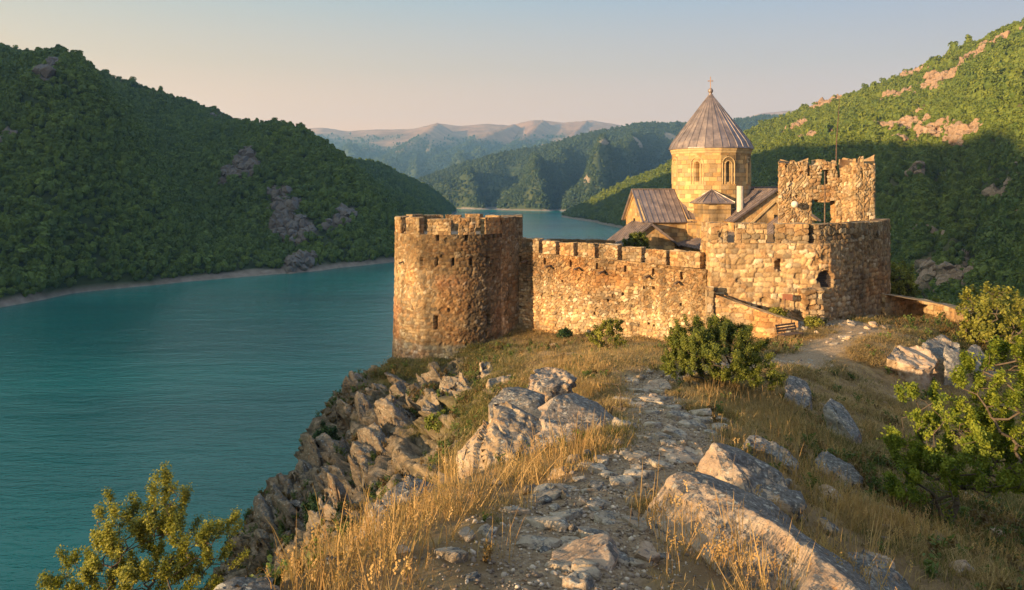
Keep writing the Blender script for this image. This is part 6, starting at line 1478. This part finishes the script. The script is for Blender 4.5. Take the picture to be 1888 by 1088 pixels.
plant('dead_shrub', b, [((0, 0, .5), (.42, .4, .38), 1), ((.1, 0, .85), (.3, .3, .25), .4)], 70, M_leafD, .02, 0, 9, 'dead twiggy brown shrub at the edge of the path', 'shrub', stems=5, thick=.016, bare=True)
b = W(600, 850, 41)
plant('shrub', b, [((0, 0, 1.0), (.7, .6, .95), 1)], 90, M_leafG, .07, 5200, 10, 'dark green shrub standing out on the cliff skyline', 'shrub', stems=3, thick=.05)
b = W(588, 990, 31.5)
plant('shrub', b, [((0, 0, .9), (.6, .5, .9), 1)], 80, M_leafG, .065, 3600, 11, 'dark shrub in the hollow low on the cliff', 'shrub', stems=3, thick=.04)
b = W(556, 935, 38.5)
plant('shrub', b, [((0, 0, .5), (.6, .5, .5), 1)], 60, M_leafG, .07, 2400, 16, 'dark round shrub between two crags of the lower cliff', 'shrub', stems=3, thick=.04)
b = W(660, 718, 47.5)
plant('shrub', b, [((0, 0, .4), (.3, .3, .4), 1)], 30, M_leafG, .06, 800, 12, 'tiny shrub on the cliff crest below the tower', 'shrub', stems=3, thick=.02)
b = W(812, 640 + 160, 33.5)
plant('shrub', b, [((0, 0, .5), (.7, .5, .45), 1)], 50, M_leafD, .06, 1800, 17, 'green shrub in the grassy gully below the tower', 'shrub', stems=3, thick=.03)
for i, (px, py, Y, s, mt, lb) in enumerate([(1655, 600, 55, 1.6, M_leafO, 'yellow-green tree top just behind the gate tower flank'), (1735, 600, 58, 1.5, M_leafO, 'yellow-green tree top above the middle of the curved parapet'), (1768, 604, 56, 1.3, M_leafD, 'smaller green tree behind the far end of the curved parapet'),
        (1850, 700, 52, 3.6, M_leafD, 'big rounded tree at the edge of the drop beyond the parapet'), (1905, 690, 48, 3.4, M_leafO, 'sunlit tree cut by the picture edge beyond the terrace'), (1870, 640, 62, 3.0, M_leafG, 'darker tree standing behind the big rounded tree'), (1835, 760, 40, 2.2, M_leafO, 'pale olive tree on the slope under the terrace rocks')]):
    b = W(px, py, Y); h_ = s
    zg = H1(b[0], b[1]); hh = max(1.0, b[2] - zg) if True else 0
    plant('tree', (b[0], b[1], zg - .1), [((0, 0, hh + s * .6), (s * .8, s * .8, s * .75), 3), ((s * .4, 0, hh + s * .1), (s * .5, s * .5, s * .5), 1), ((-s * .4, 0, hh + s * .3), (s * .45, s * .5, s * .45), 1)], 160, mt, .085, int(2600 * s), 30 + i, lb, 'tree', stems=1, thick=.1 + .03 * s)
# rubble rim of low bushes along the ridge crest by the cliff
# ------------------------------------------------------------------ haze
def make_haze():
    m, n, L = nmat('haze_air'); o = n.new('ShaderNodeOutputMaterial'); v = n.new('ShaderNodeVolumePrincipled')
    v.inputs['Color'].default_value = (0.34, 0.64, 1.0, 1); v.inputs['Density'].default_value = 0.00013; v.inputs['Anisotropy'].default_value = 0.1
    L.new(v.outputs[0], o.inputs['Volume'])
    z0, z1 = LAKE - 14, 620
    P = [(-900, -620, z0), (-900, -620, z1), (-2900, 6200, z0), (-2900, 6200, z1), (720, -620, z0), (720, -620, z1), (3300, 6200, z0), (3300, 6200, z1)]
    tag(mesh_np('haze', P, [(0, 1, 3, 2), (4, 6, 7, 5), (0, 4, 5, 1), (2, 3, 7, 6), (0, 2, 6, 4), (1, 5, 7, 3)], m), kind='stuff')
make_haze()
